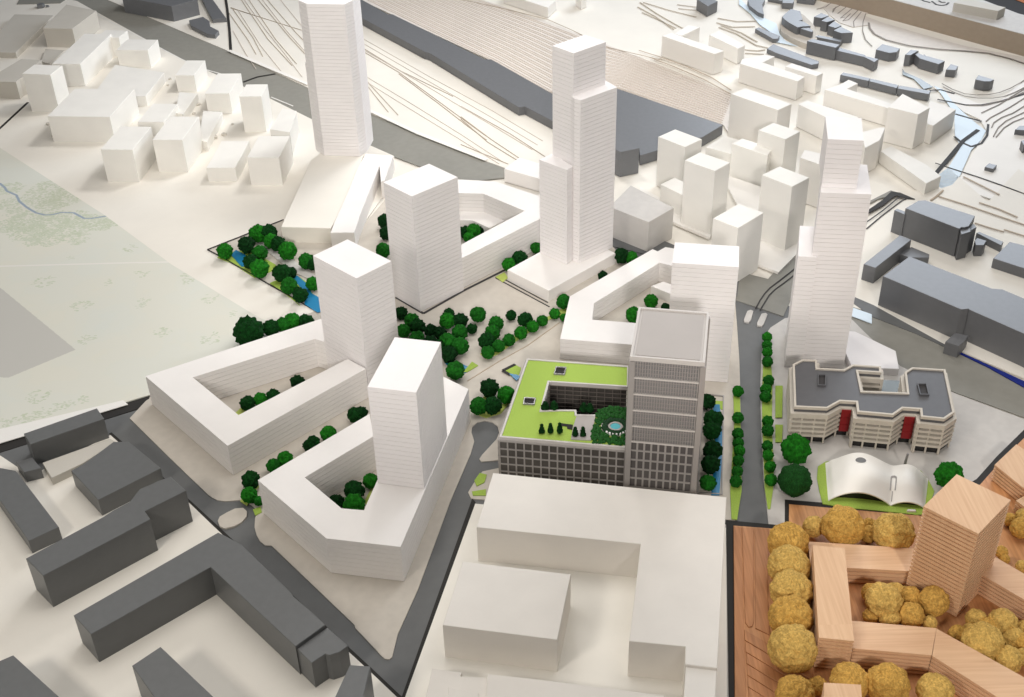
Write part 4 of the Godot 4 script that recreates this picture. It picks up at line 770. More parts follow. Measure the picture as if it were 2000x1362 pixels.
	plate("lawn", "triangular lime patch left of the green-roofed office", "lime", [-39, 172, 8, 129, 38, 158, 19, 249], 0.004, 0.003)
	plate("pond", "small turquoise pool left of the green-roofed office", "pond_blue", [-16, 202, 17, 213, 33, 225, 16, 257], 0.007, 0.003)
	strip("board_joint", "dark rim of the triangular pool garden", "plate joint", "", "black", [[12, 132, -43, 177, -10, 211]], 0.014, 0.006, "")
	strip("plaza_line", "thin dark line slanting across the beige plaza", "paving line", "", "brown_line", [[-196, 242, -56, 97, 69, -18, 223, -202]], 0.004, 0.002, "")
	plate("lawn", "lime patch under the four trees beside the road bulb", "pale_lime", [-166, 476, -116, 338, -58, 428, -6, 387, -52, 481, -115, 510], 0.004, 0.003)
	tree("dark", "dark green tree left of the green-roofed office, leftmost", "green foam trees", -0.1002, 0.3551, 0, 0.0391)
	tree("dark", "dark green tree left of the green-roofed office, second from the left", "green foam trees", -0.0856, 0.4788, 0, 0.0369)
	tree("green", "bright green tree left of the green-roofed office, leftmost", "green foam trees", -0.2471, 0.2222, 0, 0.04)
	tree("green", "bright green tree left of the green-roofed office, second from the left", "green foam trees", -0.144, 0.4793, 0, 0.0369)
	tree("green", "bright green tree left of the green-roofed office, third from the left", "green foam trees", -0.0296, 0.4049, 0, 0.0374)
	tree("dark", "dark green tree in the ring courtyard behind the office", "green foam trees", 0.7199, -0.2749, 0, 0.0204)
	tree("green", "bright green tree in the ring courtyard behind the office, leftmost", "green foam trees", 0.5633, -0.188, 0, 0.0371)
	tree("green", "bright green tree in the ring courtyard behind the office, second from the left", "green foam trees", 0.6567, -0.3111, 0, 0.0331)
	plate("lawn", "lime patch in the U-shaped block's courtyard", "pale_lime", [-1167, 437, -1142, 386, -1097, 388, -1106, 450, -1145, 459], 0.004, 0.003)
	tree("dark", "dark green tree in the U-shaped block's courtyard, leftmost", "green foam trees", -1.1111, 0.4082, 0, 0.0317)
	tree("dark", "dark green tree in the U-shaped block's courtyard, second from the left", "green foam trees", -1.0119, 0.3589, 0, 0.0298)
	tree("dark", "dark green tree in the U-shaped block's courtyard, third from the left", "green foam trees", -0.9235, 0.2604, 0, 0.0303)
	tree("green", "bright green tree in the U-shaped block's courtyard", "green foam trees", -1.0623, 0.381, 0, 0.0297)
	plate("lawn", "pale lime strip in the alley between the two courtyard blocks", "pale_lime", [-1047, 989, -1014, 895, -930, 790, -797, 673, -625, 492, -624, 513, -766, 674, -926, 817, -993, 913, -1016, 1016], 0.004, 0.003)
	tree("dark", "dark green tree in the alley between the two courtyard blocks, leftmost", "green foam trees", -1.0149, 0.9093, 0, 0.0349)
	tree("dark", "dark green tree in the alley between the two courtyard blocks, second from the left", "green foam trees", -0.8222, 0.6893, 0, 0.0229)
	tree("dark", "dark green tree in the alley between the two courtyard blocks, third from the left", "green foam trees", -0.8038, 0.6851, 0, 0.0296)
	tree("dark", "dark green tree in the alley between the two courtyard blocks, fourth from the left", "green foam trees", -0.6519, 0.51, 0, 0.0318)
	tree("dark", "dark green tree in the alley between the two courtyard blocks, fifth from the left", "green foam trees", -0.6292, 0.4917, 0, 0.0278)
	tree("green", "bright green tree in the alley between the two courtyard blocks, leftmost", "green foam trees", -1.0076, 0.9913, 0, 0.0305)
	tree("green", "bright green tree in the alley between the two courtyard blocks, second from the left", "green foam trees", -0.9703, 1.0123, 0, 0.019)
	tree("green", "bright green tree in the alley between the two courtyard blocks, third from the left", "green foam trees", -0.9433, 0.8171, 0, 0.0276)
	tree("green", "bright green tree in the alley between the two courtyard blocks, fourth from the left", "green foam trees", -0.9011, 0.7812, 0, 0.0304)
	tree("green", "bright green tree in the alley between the two courtyard blocks, fifth from the left", "green foam trees", -0.7483, 0.6307, 0, 0.0326)
	plate("lawn", "small lime patch at the roundabout corner", "lime", [-990, 1039, -964, 1023, -954, 1054, -976, 1073], 0.004, 0.003)
	plate("lawn", "pale lime patch in the pointed block's courtyard", "pale_lime", [-574, 1009, -552, 932, -530, 915, -536, 985, -561, 1035], 0.004, 0.003)
	tree("dark", "dark green tree in the pointed block's courtyard, leftmost", "green foam trees", -0.6727, 1.043, 0, 0.029)
	tree("dark", "dark green tree in the pointed block's courtyard, second from the left", "green foam trees", -0.6088, 0.9934, 0, 0.0381)
	tree("green", "bright green tree in the pointed block's courtyard, leftmost", "green foam trees", -0.6012, 1.0726, 0, 0.0401)
	tree("green", "bright green tree in the pointed block's courtyard, second from the left", "green foam trees", -0.5545, 0.926, 0, 0.0296)
	plate("lawn", "small lime bed on the pavement tip by the bottom cream plate", "lime", [-159, 907, -138, 862, -111, 873, -120, 918, -149, 939], 0.004, 0.003)
	plate("lawn", "lower small lime bed on the pavement tip", "lime", [-167, 970, -114, 959, -114, 994, -163, 992], 0.004, 0.003)
	plate("lawn", "lime verge along the left side of the grey street", "lime", [924, 401, 952, 402, 922, 591, 854, 1006, 844, 1041, 809, 1167, 789, 1162, 811, 1004, 896, 589], 0.004, 0.003)
	plate("lawn", "lime verge along the right side of the grey street", "lime", [1096, 159, 1129, 161, 1107, 309, 1048, 596, 986, 958, 966, 1028, 941, 1113, 932, 1113, 943, 992, 1009, 594, 1052, 363], 0.004, 0.003)
	plate("lawn", "upper lime bed right of the street trees", "lime", [1112, 344, 1143, 345, 1096, 565, 1068, 564], 0.006, 0.003)
	plate("lawn", "lower lime bed right of the street trees", "lime", [1059, 611, 1089, 613, 1063, 724, 1037, 723], 0.006, 0.003)
	tree("green", "bright green tree in the row left of the grey street, topmost", "green foam trees", 0.9411, 0.405, 0, 0.0238)
	tree("green", "bright green tree in the row left of the grey street, second from the top", "green foam trees", 0.9099, 0.5867, 0, 0.0238)
	tree("green", "bright green tree in the row left of the grey street, third from the top", "green foam trees", 0.8925, 0.6883, 0, 0.0233)
	tree("green", "bright green tree in the row left of the grey street, fourth from the top", "green foam trees", 0.8824, 0.7474, 0, 0.0224)
	tree("green", "bright green tree in the row left of the grey street, fifth from the top", "green foam trees", 0.8803, 0.7951, 0, 0.0222)
	tree("green", "bright green tree in the row left of the grey street, sixth from the top", "green foam trees", 0.8654, 0.8537, 0, 0.022)
	tree("green", "bright green tree in the row left of the grey street, seventh from the top", "green foam trees", 0.8504, 0.9174, 0, 0.0218)
	tree("green", "bright green tree in the row left of the grey street, eighth from the top", "green foam trees", 0.8349, 0.9796, 0, 0.0235)
	tree("green", "bright green tree in the row right of the grey street, topmost", "green foam trees", 1.1401, 0.0019, 0, 0.023)
	tree("green", "bright green tree in the row right of the grey street, second from the top", "green foam trees", 1.1276, 0.0674, 0, 0.0228)
	tree("green", "bright green tree in the row right of the grey street, third from the top", "green foam trees", 1.1189, 0.1198, 0, 0.0226)
	tree("green", "bright green tree in the row right of the grey street, fourth from the top", "green foam trees", 1.1051, 0.1946, 0, 0.0238)
	tree("green", "bright green tree in the row right of the grey street, fifth from the top", "green foam trees", 1.0833, 0.3346, 0, 0.024)
	tree("green", "bright green tree in the row right of the grey street, sixth from the top", "green foam trees", 1.0597, 0.3974, 0, 0.0238)
	tree("green", "bright green tree in the row right of the grey street, seventh from the top", "green foam trees", 1.0482, 0.4497, 0, 0.025)
	tree("green", "bright green tree in the row right of the grey street, eighth from the top", "green foam trees", 1.0266, 0.6132, 0, 0.023)
	tree("green", "bright green tree in the row right of the grey street, ninth from the top", "green foam trees", 1.0146, 0.6748, 0, 0.0241)
	tree("green", "bright green tree in the row right of the grey street, tenth from the top", "green foam trees", 0.995, 0.7686, 0, 0.0217)
	tree("green", "bright green tree in the row right of the grey street, eleventh from the top", "green foam trees", 0.9857, 0.8261, 0, 0.0221)
	tree("green", "bright green tree in the row right of the grey street, twelfth from the top", "green foam trees", 0.981, 0.8964, 0, 0.0225)
	tree("green", "bright green tree in the row right of the grey street, thirteenth from the top", "green foam trees", 0.9683, 0.9762, 0, 0.0235)
	canal_box([836, 392, 885, 403, 779, 1026, 684, 1017, 728, 757, 803, 391])
	plate("lawn", "lime bank at the head of the canal beside the office tower", "lime", [839, 433, 878, 440, 867, 498, 838, 481], 0.003, 0.003)
	plate("pond", "narrow blue canal between the office tower and the pavement", "pond_blue", [828, 461, 857, 462, 833, 687, 801, 859, 766, 1029, 735, 1027, 773, 857, 806, 666], 0.004, 0.003)
	tree("dark", "dark green tree along the canal beside the office tower, topmost", "green foam trees", 0.8022, 0.4822, 0, 0.0313)
	tree("dark", "dark green tree along the canal beside the office tower, second from the top", "green foam trees", 0.8043, 0.6164, 0, 0.0388)
	tree("dark", "dark green tree along the canal beside the office tower, third from the top", "green foam trees", 0.7883, 0.6815, 0, 0.0357)
	tree("dark", "dark green tree along the canal beside the office tower, fourth from the top", "green foam trees", 0.7726, 0.8033, 0, 0.0363)
	tree("dark", "dark green tree along the canal beside the office tower, fifth from the top", "green foam trees", 0.752, 0.8908, 0, 0.0357)
	tree("green", "bright green tree along the canal beside the office tower", "green foam trees", 0.7264, 0.9924, 0, 0.0312)
	tree("green", "bright green tree on the pale plaza by the pavilion, leftmost", "green foam trees", 1.0855, 0.843, 0, 0.0572)
	tree("green", "bright green tree on the pale plaza by the pavilion, second from the left", "green foam trees", 1.6262, 1.0142, 0, 0.0516)
	tree("sparkle", "speckled dark green tree on the pale plaza by the pavilion", "green foam trees", 1.0415, 1.0323, 0, 0.0616)
	plate("lawn", "lime lawn round the white wavy pavilion", "lime", [1171, 879, 1206, 851, 1226, 847, 1558, 920, 1570, 974, 1572, 1040, 1506, 1165, 1469, 1168, 1416, 1155, 1220, 1118, 1140, 1094, 1144, 1023, 1152, 947], 0.004, 0.003)

func build_landmarks() -> void:
	office([475, 691, 725, 741, 662, 1059, 412, 1010], 0.6324, 0.2614, [-57, 887, 60, 370, 476, 444, 461, 589, 146, 540, 109, 728, 181, 727, 243, 730, 243, 760, 443, 772, 411, 972], [146, 540, 464, 589, 445, 772, 243, 760, 109, 728], 0.1957)
	skylight("dark skylight at the rear of the lime green roof", [177, 438, 220, 444, 211, 495, 166, 489], 0.1957)
	skylight("dark skylight at the left of the lime green roof", [42, 644, 89, 650, 82, 692, 37, 686], 0.1957)
	roof_patch("roof_deck", "pale square deck in the middle of the green roof garden", "roof_grey", [243, 768, 314, 774, 286, 923, 212, 914, 223, 843], 0.1947, 0.1997)
	roof_patch("notch_shade_plate", "dark plate for the shaded notch beside the pale deck on the green roof", "floor_dark", [175, 811, 224, 825, 220, 854, 202, 846, 201, 832, 172, 827], 0.1947, 0.1987, "dark_plate")  # dark plate on the roof paints the shade of a hole
	roof_garden(0.1957, [328, 729, 370, 716, 441, 734, 412, 957, 284, 940, 291, 870, 311, 812], Vector2(0.3846, 0.8476), 0.0456)
	conifer("dark conifer on the green roof, leftmost of five along the front edge", 0.1044, 0.8671, 0.1937, 0.0125, 0.05)
	conifer("dark conifer on the green roof, second from the left of five along the front edge", 0.1371, 0.8685, 0.1937, 0.0125, 0.055)
	conifer("dark conifer on the green roof, middle one of five along the front edge", 0.1718, 0.8729, 0.1937, 0.0125, 0.06)
	conifer("dark conifer on the green roof, fourth from the left of five along the front edge", 0.2293, 0.8926, 0.1937, 0.0125, 0.052)
	conifer("dark conifer on the green roof, rightmost of five along the front edge", 0.2586, 0.8939, 0.1937, 0.0125, 0.052)
	conifer("dark conifer on the green roof, left one at the court's corner", 0.1227, 0.7139, 0.1937, 0.017, 0.036)
	conifer("dark conifer on the green roof, right one at the court's corner", 0.1574, 0.7154, 0.1937, 0.017, 0.038)
	conifer("dark conifer on the green roof, left one of a pair beside the hedge bed", 0.2717, 0.7297, 0.1937, 0.017, 0.036)
	conifer("dark conifer on the green roof, right one of a pair beside the hedge bed", 0.2953, 0.7326, 0.1937, 0.017, 0.034)
	slatted([1140, 416, 1082, 722, 1226, 740, 1287, 696, 1329, 702, 1318, 764, 1468, 794, 1518, 752, 1563, 759, 1552, 805, 1655, 828, 1714, 781, 1772, 479, 1625, 455, 1578, 493, 1549, 626, 1400, 609, 1415, 498, 1504, 513, 1520, 445, 1392, 423, 1347, 456, 1260, 444, 1271, 386, 1194, 378], 0.1457, 0.1677, [[1287, 696, 1329, 702], [1518, 752, 1563, 759]], [[1235, 503, 1270, 505, 1250, 582, 1218, 578], [1614, 583, 1652, 585, 1640, 661, 1603, 659]], [1470, 387, 1622, 405, 1594, 520, 1443, 503])
	pavilion(Vector2(1.2043, 0.8583), Vector2(1.5702, 0.9714), Vector2(1.1637, 1.0791), Vector2(1.5072, 1.1362))
	mast(1.495, 0.9063, 0.0749, Vector2(0.004, 0))
	block("white_step", "small white step at the right arch of the pavilion", "", "white_card", [1441, 1143, 1468, 1146, 1469, 1155, 1435, 1153], 0.003, 0.012)

const PARK_FIELD := [[-4.3965, -2.3336], [-2.5156, -0.6545], [-1.9802, -0.0832], [-2.2169, 0.1261], [-3.294, -0.0763]]
const PARK_PATH := [[-3.3695, -0.8703], [-2.5868, -0.8643], [-2.1454, -0.8663], [-1.6894, -0.8624]]
const PARK_STREAM := [[-3.069, -1.8993], [-2.9151, -1.8312], [-2.8721, -1.7803], [-2.8426, -1.7309], [-2.7683, -1.6737], [-2.7252, -1.5933], [-2.6586, -1.5167], [-2.5878, -1.4501], [-2.5291, -1.4202], [-2.4889, -1.4231], [-2.4467, -1.4472], [-2.378, -1.4379], [-2.3009, -1.3685], [-2.2594, -1.3661], [-2.1914, -1.3866]]
const PARK_WOODS := [[-2.6148, -1.6983, 0.1215, 0.1577, 306], [-2.4884, -1.6161, 0.0944, 0.0969, 146], [-2.5428, -1.5461, 0.0851, 0.0766, 104], [-2.7789, -1.5782, 0.0685, 0.0778, 85], [-2.6947, -1.3255, 0.0663, 0.0911, 96], [-2.6067, -1.3549, 0.108, 0.1275, 220], [-2.4663, -1.2954, 0.1153, 0.125, 230], [-2.4328, -1.1595, 0.0971, 0.0952, 147], [-2.5678, -1.2335, 0.0981, 0.1062, 166], [-2.333, -1.2539, 0.0901, 0.1058, 152], [-2.292, -1.3368, 0.1241, 0.0811, 161], [-2.1999, -1.2972, 0.0905, 0.0713, 103], [-2.2713, -1.1504, 0.0565, 0.0689, 62], [-2.1507, -1.2944, 0.0493, 0.0535, 42], [-2.8425, -1.769, 0.0701, 0.0816, 91], [-2.6916, -1.465, 0.0843, 0.0568, 76], [-2.4204, -1.4139, 0.1505, 0.0555, 133], [-2.4923, -1.1464, 0.0647, 0.0694, 71], [-1.9623, -1.0248, 0.038, 0.0365, 12], [-2.2494, -0.9383, 0.022, 0.0197, 3], [-2.3211, -0.6972, 0.0532, 0.0492, 23], [-1.9956, -0.68, 0.0265, 0.0273, 6], [-2.0643, -0.4629, 0.0513, 0.0457, 20], [-1.7786, -0.4756, 0.0381, 0.0398, 13], [-1.6036, -0.6927, 0.0491, 0.0479, 20], [-1.4535, -0.496, 0.0403, 0.0424, 15], [-1.312, -0.3534, 0.0251, 0.0244, 5], [-1.6161, -0.2064, 0.0408, 0.0392, 14], [-1.3786, -0.147, 0.0487, 0.0484, 20], [-1.9525, -0.1664, 0.0435, 0.0392, 15], [-1.836, -0.7595, 0.0382, 0.0308, 10], [-2.0381, 0.2696, 0.0459, 0.0483, 21], [-2.1184, 0.4671, 0.0333, 0.038, 12], [-2.0693, 0.4334, 0.0391, 0.0383, 14], [-2.0223, 0.4083, 0.0336, 0.0338, 10], [-1.9791, 0.3873, 0.0337, 0.031, 10], [-1.9384, 0.3569, 0.0339, 0.0313, 10], [-1.8902, 0.3311, 0.034, 0.0315, 10], [-1.8536, 0.3027, 0.0342, 0.0277, 9], [-2.0358, 0.4349, 0.0223, 0.0287, 6]]

func crumbs(spots: Array) -> void:
	var lab := ["tiny glued card remnant by the white cube at the cluster's top", "tiny card remnant right of the wide low slab", "second tiny remnant right of the wide low slab", "tiny card remnant behind the tall bright-sided block", "small card remnant between the cream slabs", "tiny remnant on the bright ground beside the slim tower", "card remnant left of the slim tower nearest the tall tower", "card remnant behind the low block standing alone", "tiny dark remnant at the foot of the large front-left block", "flat card remnant left of the large front-left block", "round grey card stub at the far top left", "small grey card stub right of the round stub", "card remnant beside the low flat cream slab", "card remnant beside the white cube block"]
	for i in spots.size():
		var r: float = spots[i].y
		var st := begin()
		var p := PackedVector2Array()
		for j in 5:
			var a := TAU * j / 5.0 + rng.randf() * 0.6
			p.append(Vector2(cos(a), sin(a) * 0.8) * r * rng.randf_range(0.7, 1.1))
		prism(st, p, -0.002, r * 0.7, 0.002)
		var o := piece("card_remnant", st.commit(), M["slate_card"] if i in [10, 11] else M["beige_card"], self, Vector3(spots[i].x, 0.0, spots[i].z))
		o.rotation.y = rng.randf() * TAU
		tag(o, lab[i], "card remnant", "card remnants in the left cluster")

# short ties of a broad field of tracks: too many to count, one object
func sleeper_rows(rows: Array) -> void:
	var st := begin()
	for r in rows:
		var pts := xz_open(r)
		var gap := 0.0
		for i in pts.size() - 1:
			var a := pts[i]
			var b := pts[i + 1]
			var d := (b - a).normalized()
			var n := Vector2(-d.y, d.x)
			var t := gap
			var len := a.distance_to(b)
			while t < len:
				var c := a + d * t
				var p := PackedVector2Array([c - n * 0.016 - d * 0.003, c + n * 0.016 - d * 0.003, c + n * 0.016 + d * 0.003, c - n * 0.016 + d * 0.003])
				if Geometry2D.is_polygon_clockwise(p):
					p.reverse()
				prism(st, p, 0.001, 0.0035)
				t += 0.021
			gap = t - len
			for s in [-0.011, 0.011]:
				var q := PackedVector2Array([a + n * (s - 0.0015), b + n * (s - 0.0015), b + n * (s + 0.0015), a + n * (s + 0.0015)])
				if Geometry2D.is_polygon_clockwise(q):
					q.reverse()
				prism(st, q, 0.001, 0.005)
	var o := piece("railway_sleepers", st.commit(), M.sleeper, self)
	tag(o, "fine rails and sleepers etched over the pinkish track bed", "railway sleepers", "", "stuff")

func xz_open(a: Array) -> PackedVector2Array:
	var p := PackedVector2Array()
	for i in range(0, a.size(), 2):
		p.append(Vector2(a[i], a[i + 1]) * 0.001)
	return p

# park plate with flat printed map: pale meadow, grey field, path, stream and speckled trees
func park_plate(a: Array) -> void:
	var p := xz(a)
	var lo := p[0]
	var hi := p[0]
	for v in p:
		lo = lo.min(v)
		hi = hi.max(v)
	var size := 2000
	var k := size / maxf(hi.x - lo.x, hi.y - lo.y)
	var im := Image.create(size, size, false, Image.FORMAT_RGB8)
	im.fill(Color(0.865, 0.855, 0.805))
	var nz := FastNoiseLite.new()
	nz.seed = 4
	nz.frequency = 0.004
	for y in range(0, size, 4):
		for x in range(0, size, 4):
			var t := nz.get_noise_2d(x, y)
			im.fill_rect(Rect2i(x, y, 4, 4), Color(0.865, 0.855, 0.805).lerp(Color(0.85, 0.855, 0.82), clampf(0.5 + t, 0, 1)))
	var px := func(v: Vector2) -> Vector2: return (v - lo) * k
	# grey field
	fill_poly(im, PARK_FIELD, px, Color(0.765, 0.76, 0.73))
	# pale path
	draw_line(im, PARK_PATH, px, 0.016 * k, Color(0.90, 0.89, 0.86))
	# speckled woods
	for w in PARK_WOODS:
		var c: Vector2 = px.call(Vector2(w[0], w[1]))
		var rx: float = w[2] * k
		var ry: float = w[3] * k
		for i in int(w[4]):
			var an := rng.randf() * TAU
			var rr := sqrt(rng.randf())
			var at := c + Vector2(cos(an) * rx, sin(an) * ry) * rr
			var s := rng.randi_range(2, 5)
			var col := Color(0.755, 0.785, 0.685).lerp(Color(0.805, 0.82, 0.755), rng.randf())
			for b in 3:
				im.fill_rect(Rect2i(int(at.x) + rng.randi_range(-s, s), int(at.y) + rng.randi_range(-s, s), s, 2), col)
	draw_line(im, PARK_STREAM, px, 0.011 * k, Color(0.60, 0.655, 0.715))
	var m := StandardMaterial3D.new()
	m.resource_name = "park_print"
	m.albedo_texture = ImageTexture.create_from_image(im)
	m.roughness = 0.7
	var st := begin()
	var tr := Geometry2D.triangulate_polygon(p)
	for i in range(0, tr.size(), 3):
		var t3 := [tr[i], tr[i + 1], tr[i + 2]]
		if (p[t3[1]] - p[t3[0]]).cross(p[t3[2]] - p[t3[0]]) < 0:
			t3.reverse()
		for j in t3:
			st.set_normal(Vector3.UP)
			st.set_uv((p[j] - lo) * k / size)
			st.add_vertex(v3(p[j], 0.003))
	wall_band(st, p, -0.004, p, 0.003)
	var o := piece("ground", st.commit(), m, self)
	tag(o, "pale park plate printed with green speckled woods, path and stream", "ground", "", "structure")

func fill_poly(im: Image, a: Array, px: Callable, c: Color) -> void:
	var p := PackedVector2Array()
	for v in a:
		p.append(px.call(Vector2(v[0], v[1])))
	var lo := p[0]
	var hi := p[0]
	for v in p:
		lo = lo.min(v)
		hi = hi.max(v)
	for y in range(maxi(0, int(lo.y)), mini(im.get_height(), int(hi.y))):
		for x in range(maxi(0, int(lo.x)), mini(im.get_width(), int(hi.x))):
			if Geometry2D.is_point_in_polygon(Vector2(x, y), p):
				im.set_pixel(x, y, c)

func draw_line(im: Image, a: Array, px: Callable, w: float, c: Color) -> void:
	for i in a.size() - 1:
		var p: Vector2 = px.call(Vector2(a[i][0], a[i][1]))
		var q: Vector2 = px.call(Vector2(a[i + 1][0], a[i + 1][1]))
		var n := int(p.distance_to(q)) + 1
		for j in n + 1:
			var v := p.lerp(q, float(j) / n)
			im.fill_rect(Rect2i(int(v.x - w / 2), int(v.y - w / 2), maxi(1, int(w)), maxi(1, int(w))), c)

# ---- facades
func facade(o: Node3D, a: Vector2, b: Vector2, y0: float, y1: float, cols: int, rows: int, bar: float, frame: String, pane: String, each := true, deep := 0.006) -> void:
	# a to b runs left to right as seen from outside; o stands at its own origin, a and b are in its space
	var d := (b - a).normalized()
	var out := Vector2(-d.y, d.x)
	var len := a.distance_to(b)
	var basis := Basis(Vector3(d.x, 0, d.y), Vector3.UP, Vector3(d.x, 0, d.y).cross(Vector3.UP))
	var st := begin()
	for i in cols + 1:
		bx(st, Vector3(len * i / cols, (y1 - y0) / 2, deep / 2), Vector3(bar, y1 - y0, deep))
	for j in rows + 1:
		bx(st, Vector3(len / 2, (y1 - y0) * j / rows, deep / 2 + 0.0008), Vector3(len + bar, bar * 0.9, deep))
	var f := piece("facade_frame", st.commit(), M[frame], o, Vector3(a.x, y0, a.y))
	f.basis = basis
	if not each:
		return
	var bm := BoxMesh.new()
	bm.size = Vector3(len / cols - bar * 0.9, (y1 - y0) / rows - bar * 0.8, 0.003)
	for i in cols:
		for j in rows:
			piece("pane", bm, M[pane], f, Vector3(len * (i + 0.5) / cols, (y1 - y0) * (j + 0.5) / rows, 0.0016))

func ring_band(st: SurfaceTool, p: PackedVector2Array, d: float, y0: float, y1: float) -> void:
	var q := inset(p, d)
	wall_band(st, p, y0, p, y1)
	var n := p.size()
	for i in n:
		var j := (i + 1) % n
		quad(st, v3(p[i], y1), v3(p[j], y1), v3(q[j], y1), v3(q[i], y1), Vector3.UP)
		var e := q[j] - q[i]
		var nn := Vector3(-e.y, 0, e.x).normalized()
		quad(st, v3(q[i], y0), v3(q[j], y0), v3(q[j], y1), v3(q[i], y1), nn)

func office(tq: Array, h: float, h_low: float, bq: Array, hole: Array, hb: float) -> void:
	# grey office tower
	var p := xz_open(tq)   # back-left, back-right, front-right, front-left
	var c := mid(p)
	var q := moved(p, -c)
	var o := thing("office_tower", "grey office tower with a fine window grid beside the green roof", "model building", Vector3(c.x, 0, c.y))
	var ring := q.duplicate()
	if Geometry2D.is_polygon_clockwise(ring):
		ring.reverse()
	var st := begin()
	prism(st, inset(ring, 0.008), -0.006, h - 0.006)
	piece("glass_core", st.commit(), M.glass_grey, o)
	st = begin()
	prism(st, inset(ring, -0.002), h - 0.014, h - 0.004, 0.001)
	ring_band(st, inset(ring, -0.002), 0.009, h - 0.0035, h + 0.004)
	piece("parapet", st.commit(), M.frame_pale, o)
	st = begin()
	prism(st, inset(ring, 0.016), h - 0.0035, h + 0.001, 0.0)
	piece("roof", st.commit(), M.roof_grey, o)
	st = begin()
	for v in inset(ring, 0.004):
		bx(st, Vector3(v.x, h / 2 - 0.01, v.y), Vector3(0.02, h - 0.012, 0.02))
	piece("corner_column", st.commit(), M.frame_grey, o)
	for s in 4:
		var a := q[(s + 3) % 4]
		var b := q[(s + 2) % 4]
		# front, right, back, left in turn
		var dd := (b - a).normalized()
		var inn := Vector2(dd.y, -dd.x) * 0.007
		if (a + b).dot(inn) > 0:
			inn = -inn
		a += dd * 0.012 + inn
		b += -dd * 0.012 + inn
		facade(o, a, b, 0.0, h_low, 9 if s % 2 == 0 else 7, 6, 0.007, "frame_grey", "glass_mid", s == 0)
		for z in 5:
			var y0 := h_low + (h - 0.014 - h_low) * z / 5.0
			var y1 := h_low + (h - 0.014 - h_low) * (z + 1) / 5.0
			var f := begin()
			var len := a.distance_to(b)
			var bas := Basis(Vector3(dd.x, 0, dd.y), Vector3.UP, Vector3(dd.x, 0, dd.y).cross(Vector3.UP))
			for i in 25:
				bx(f, Vector3(len * (i + 0.5) / 25.0, (y1 - y0) / 2, 0.004), Vector3(0.0042, y1 - y0 - 0.004, 0.006))
			for i in 3:
				bx(f, Vector3(len / 2, (y1 - y0) * (i + 1) / 4.0, 0.001), Vector3(len, 0.003, 0.003))
			var ff := piece("fin_screen", f.commit(), M.frame_grey, o, Vector3(a.x, y0, a.y))
			ff.basis = bas
			f = begin()
			bx(f, Vector3(len / 2, 0, 0.006), Vector3(len, 0.006, 0.009))
			ff = piece("storey_ledge", f.commit(), M.frame_pale, o, Vector3(a.x, y0, a.y))
			ff.basis = bas
	# low block with a green roof round a court
	var full := xz_open(bq)   # front-left, back-left, back-right, then the court's edge, front-right
	var c2 := mid(full)
	var fp := moved(full, -c2)
	if Geometry2D.is_polygon_clockwise(fp):
		fp.reverse()
	var g := thing("office_block", "low office block with a lime green roof round a dark court", "model building", Vector3(c2.x, 0, c2.y))
	st = begin()
	prism(st, inset(fp, 0.008), -0.006, hb - 0.006)
	piece("glass_core", st.commit(), M.glass_brown, g)
	st = begin()
	prism(st, fp, hb - 0.013, hb - 0.004, 0.0)
	ring_band(st, fp, 0.008, hb - 0.004, hb + 0.003)
	piece("parapet", st.commit(), M.frame_pale, g)
	st = begin()
	prism(st, inset(fp, 0.0085), hb - 0.004, hb, 0.0)
	piece("green_roof", st.commit(), M.lime, g)
	var w := moved(full, -c2)
	var fl := w[0]
	var frr := w[w.size() - 1]
	var bl := w[1]
	facade(g, fl, frr, 0.0, hb - 0.013, 15, 5, 0.0058, "frame_grey", "glass_brown")
	facade(g, bl, fl, 0.0, hb - 0.013, 11, 5, 0.0065, "frame_grey", "glass_dark", false)
	facade(g, w[4], w[3], 0.0, hb - 0.013, 10, 9, 0.0022, "slat_brown", "glass_brown", false, 0.003)
	facade(g, w[5], w[4], 0.0, hb - 0.013, 6, 9, 0.0022, "slat_brown", "glass_brown", false, 0.003)
	st = begin()
	prism(st, moved(xz(hole), -c2), 0.001, 0.006)
	piece("court_floor", st.commit(), M.floor_dark, g)

func roof_patch(g: String, label: String, m: String, a: Array, y0: float, y1: float, cat := "roof terrace") -> void:
	var p := xz(a)
	var c := mid(p)
	var st := begin()
	prism(st, moved(p, -c), 0.0, y1 - y0, 0.0)
	tag(piece(g, st.commit(), M[m], self, Vector3(c.x, y0, c.y)), label, cat)

func skylight(label: String, a: Array, y: float) -> void:
	var p := xz(a)
	var c := mid(p)
	p = moved(p, -c)
	var o := thing("skylight", label, "skylight", Vector3(c.x, y, c.y), "dark skylights in the green roof")
	var st := begin()
	ring_band(st, p, 0.004, 0.0, 0.007)
	piece("frame", st.commit(), M.glass_grey, o)
	st = begin()
	prism(st, inset(p, 0.0045), 0.0, 0.002)
	piece("pane", st.commit(), M.floor_dark, o)

func hedge_bed(label: String, m: String, pts: PackedVector2Array, y: float, r: float) -> void:
	var c := mid(pts)
	var st := begin()
	var balls := [foam(1.0, 7, 0.3, 0.22, 3), foam(1.0, 7, 0.3, 0.22, 8), foam(1.0, 7, 0.3, 0.22, 13)]
	for v in pts:
		var k := r * rng.randf_range(0.75, 1.2)
		var b := Basis(Vector3.UP, rng.randf() * TAU).scaled(Vector3(k, k * 0.9, k))
		st.append_from(balls[rng.randi() % 3], 0, Transform3D(b, Vector3(v.x - c.x, k * 0.5, v.y - c.y)))
	tag(piece("hedge", st.commit(), M[m], self, Vector3(c.x, y, c.y)), label, "hedge")

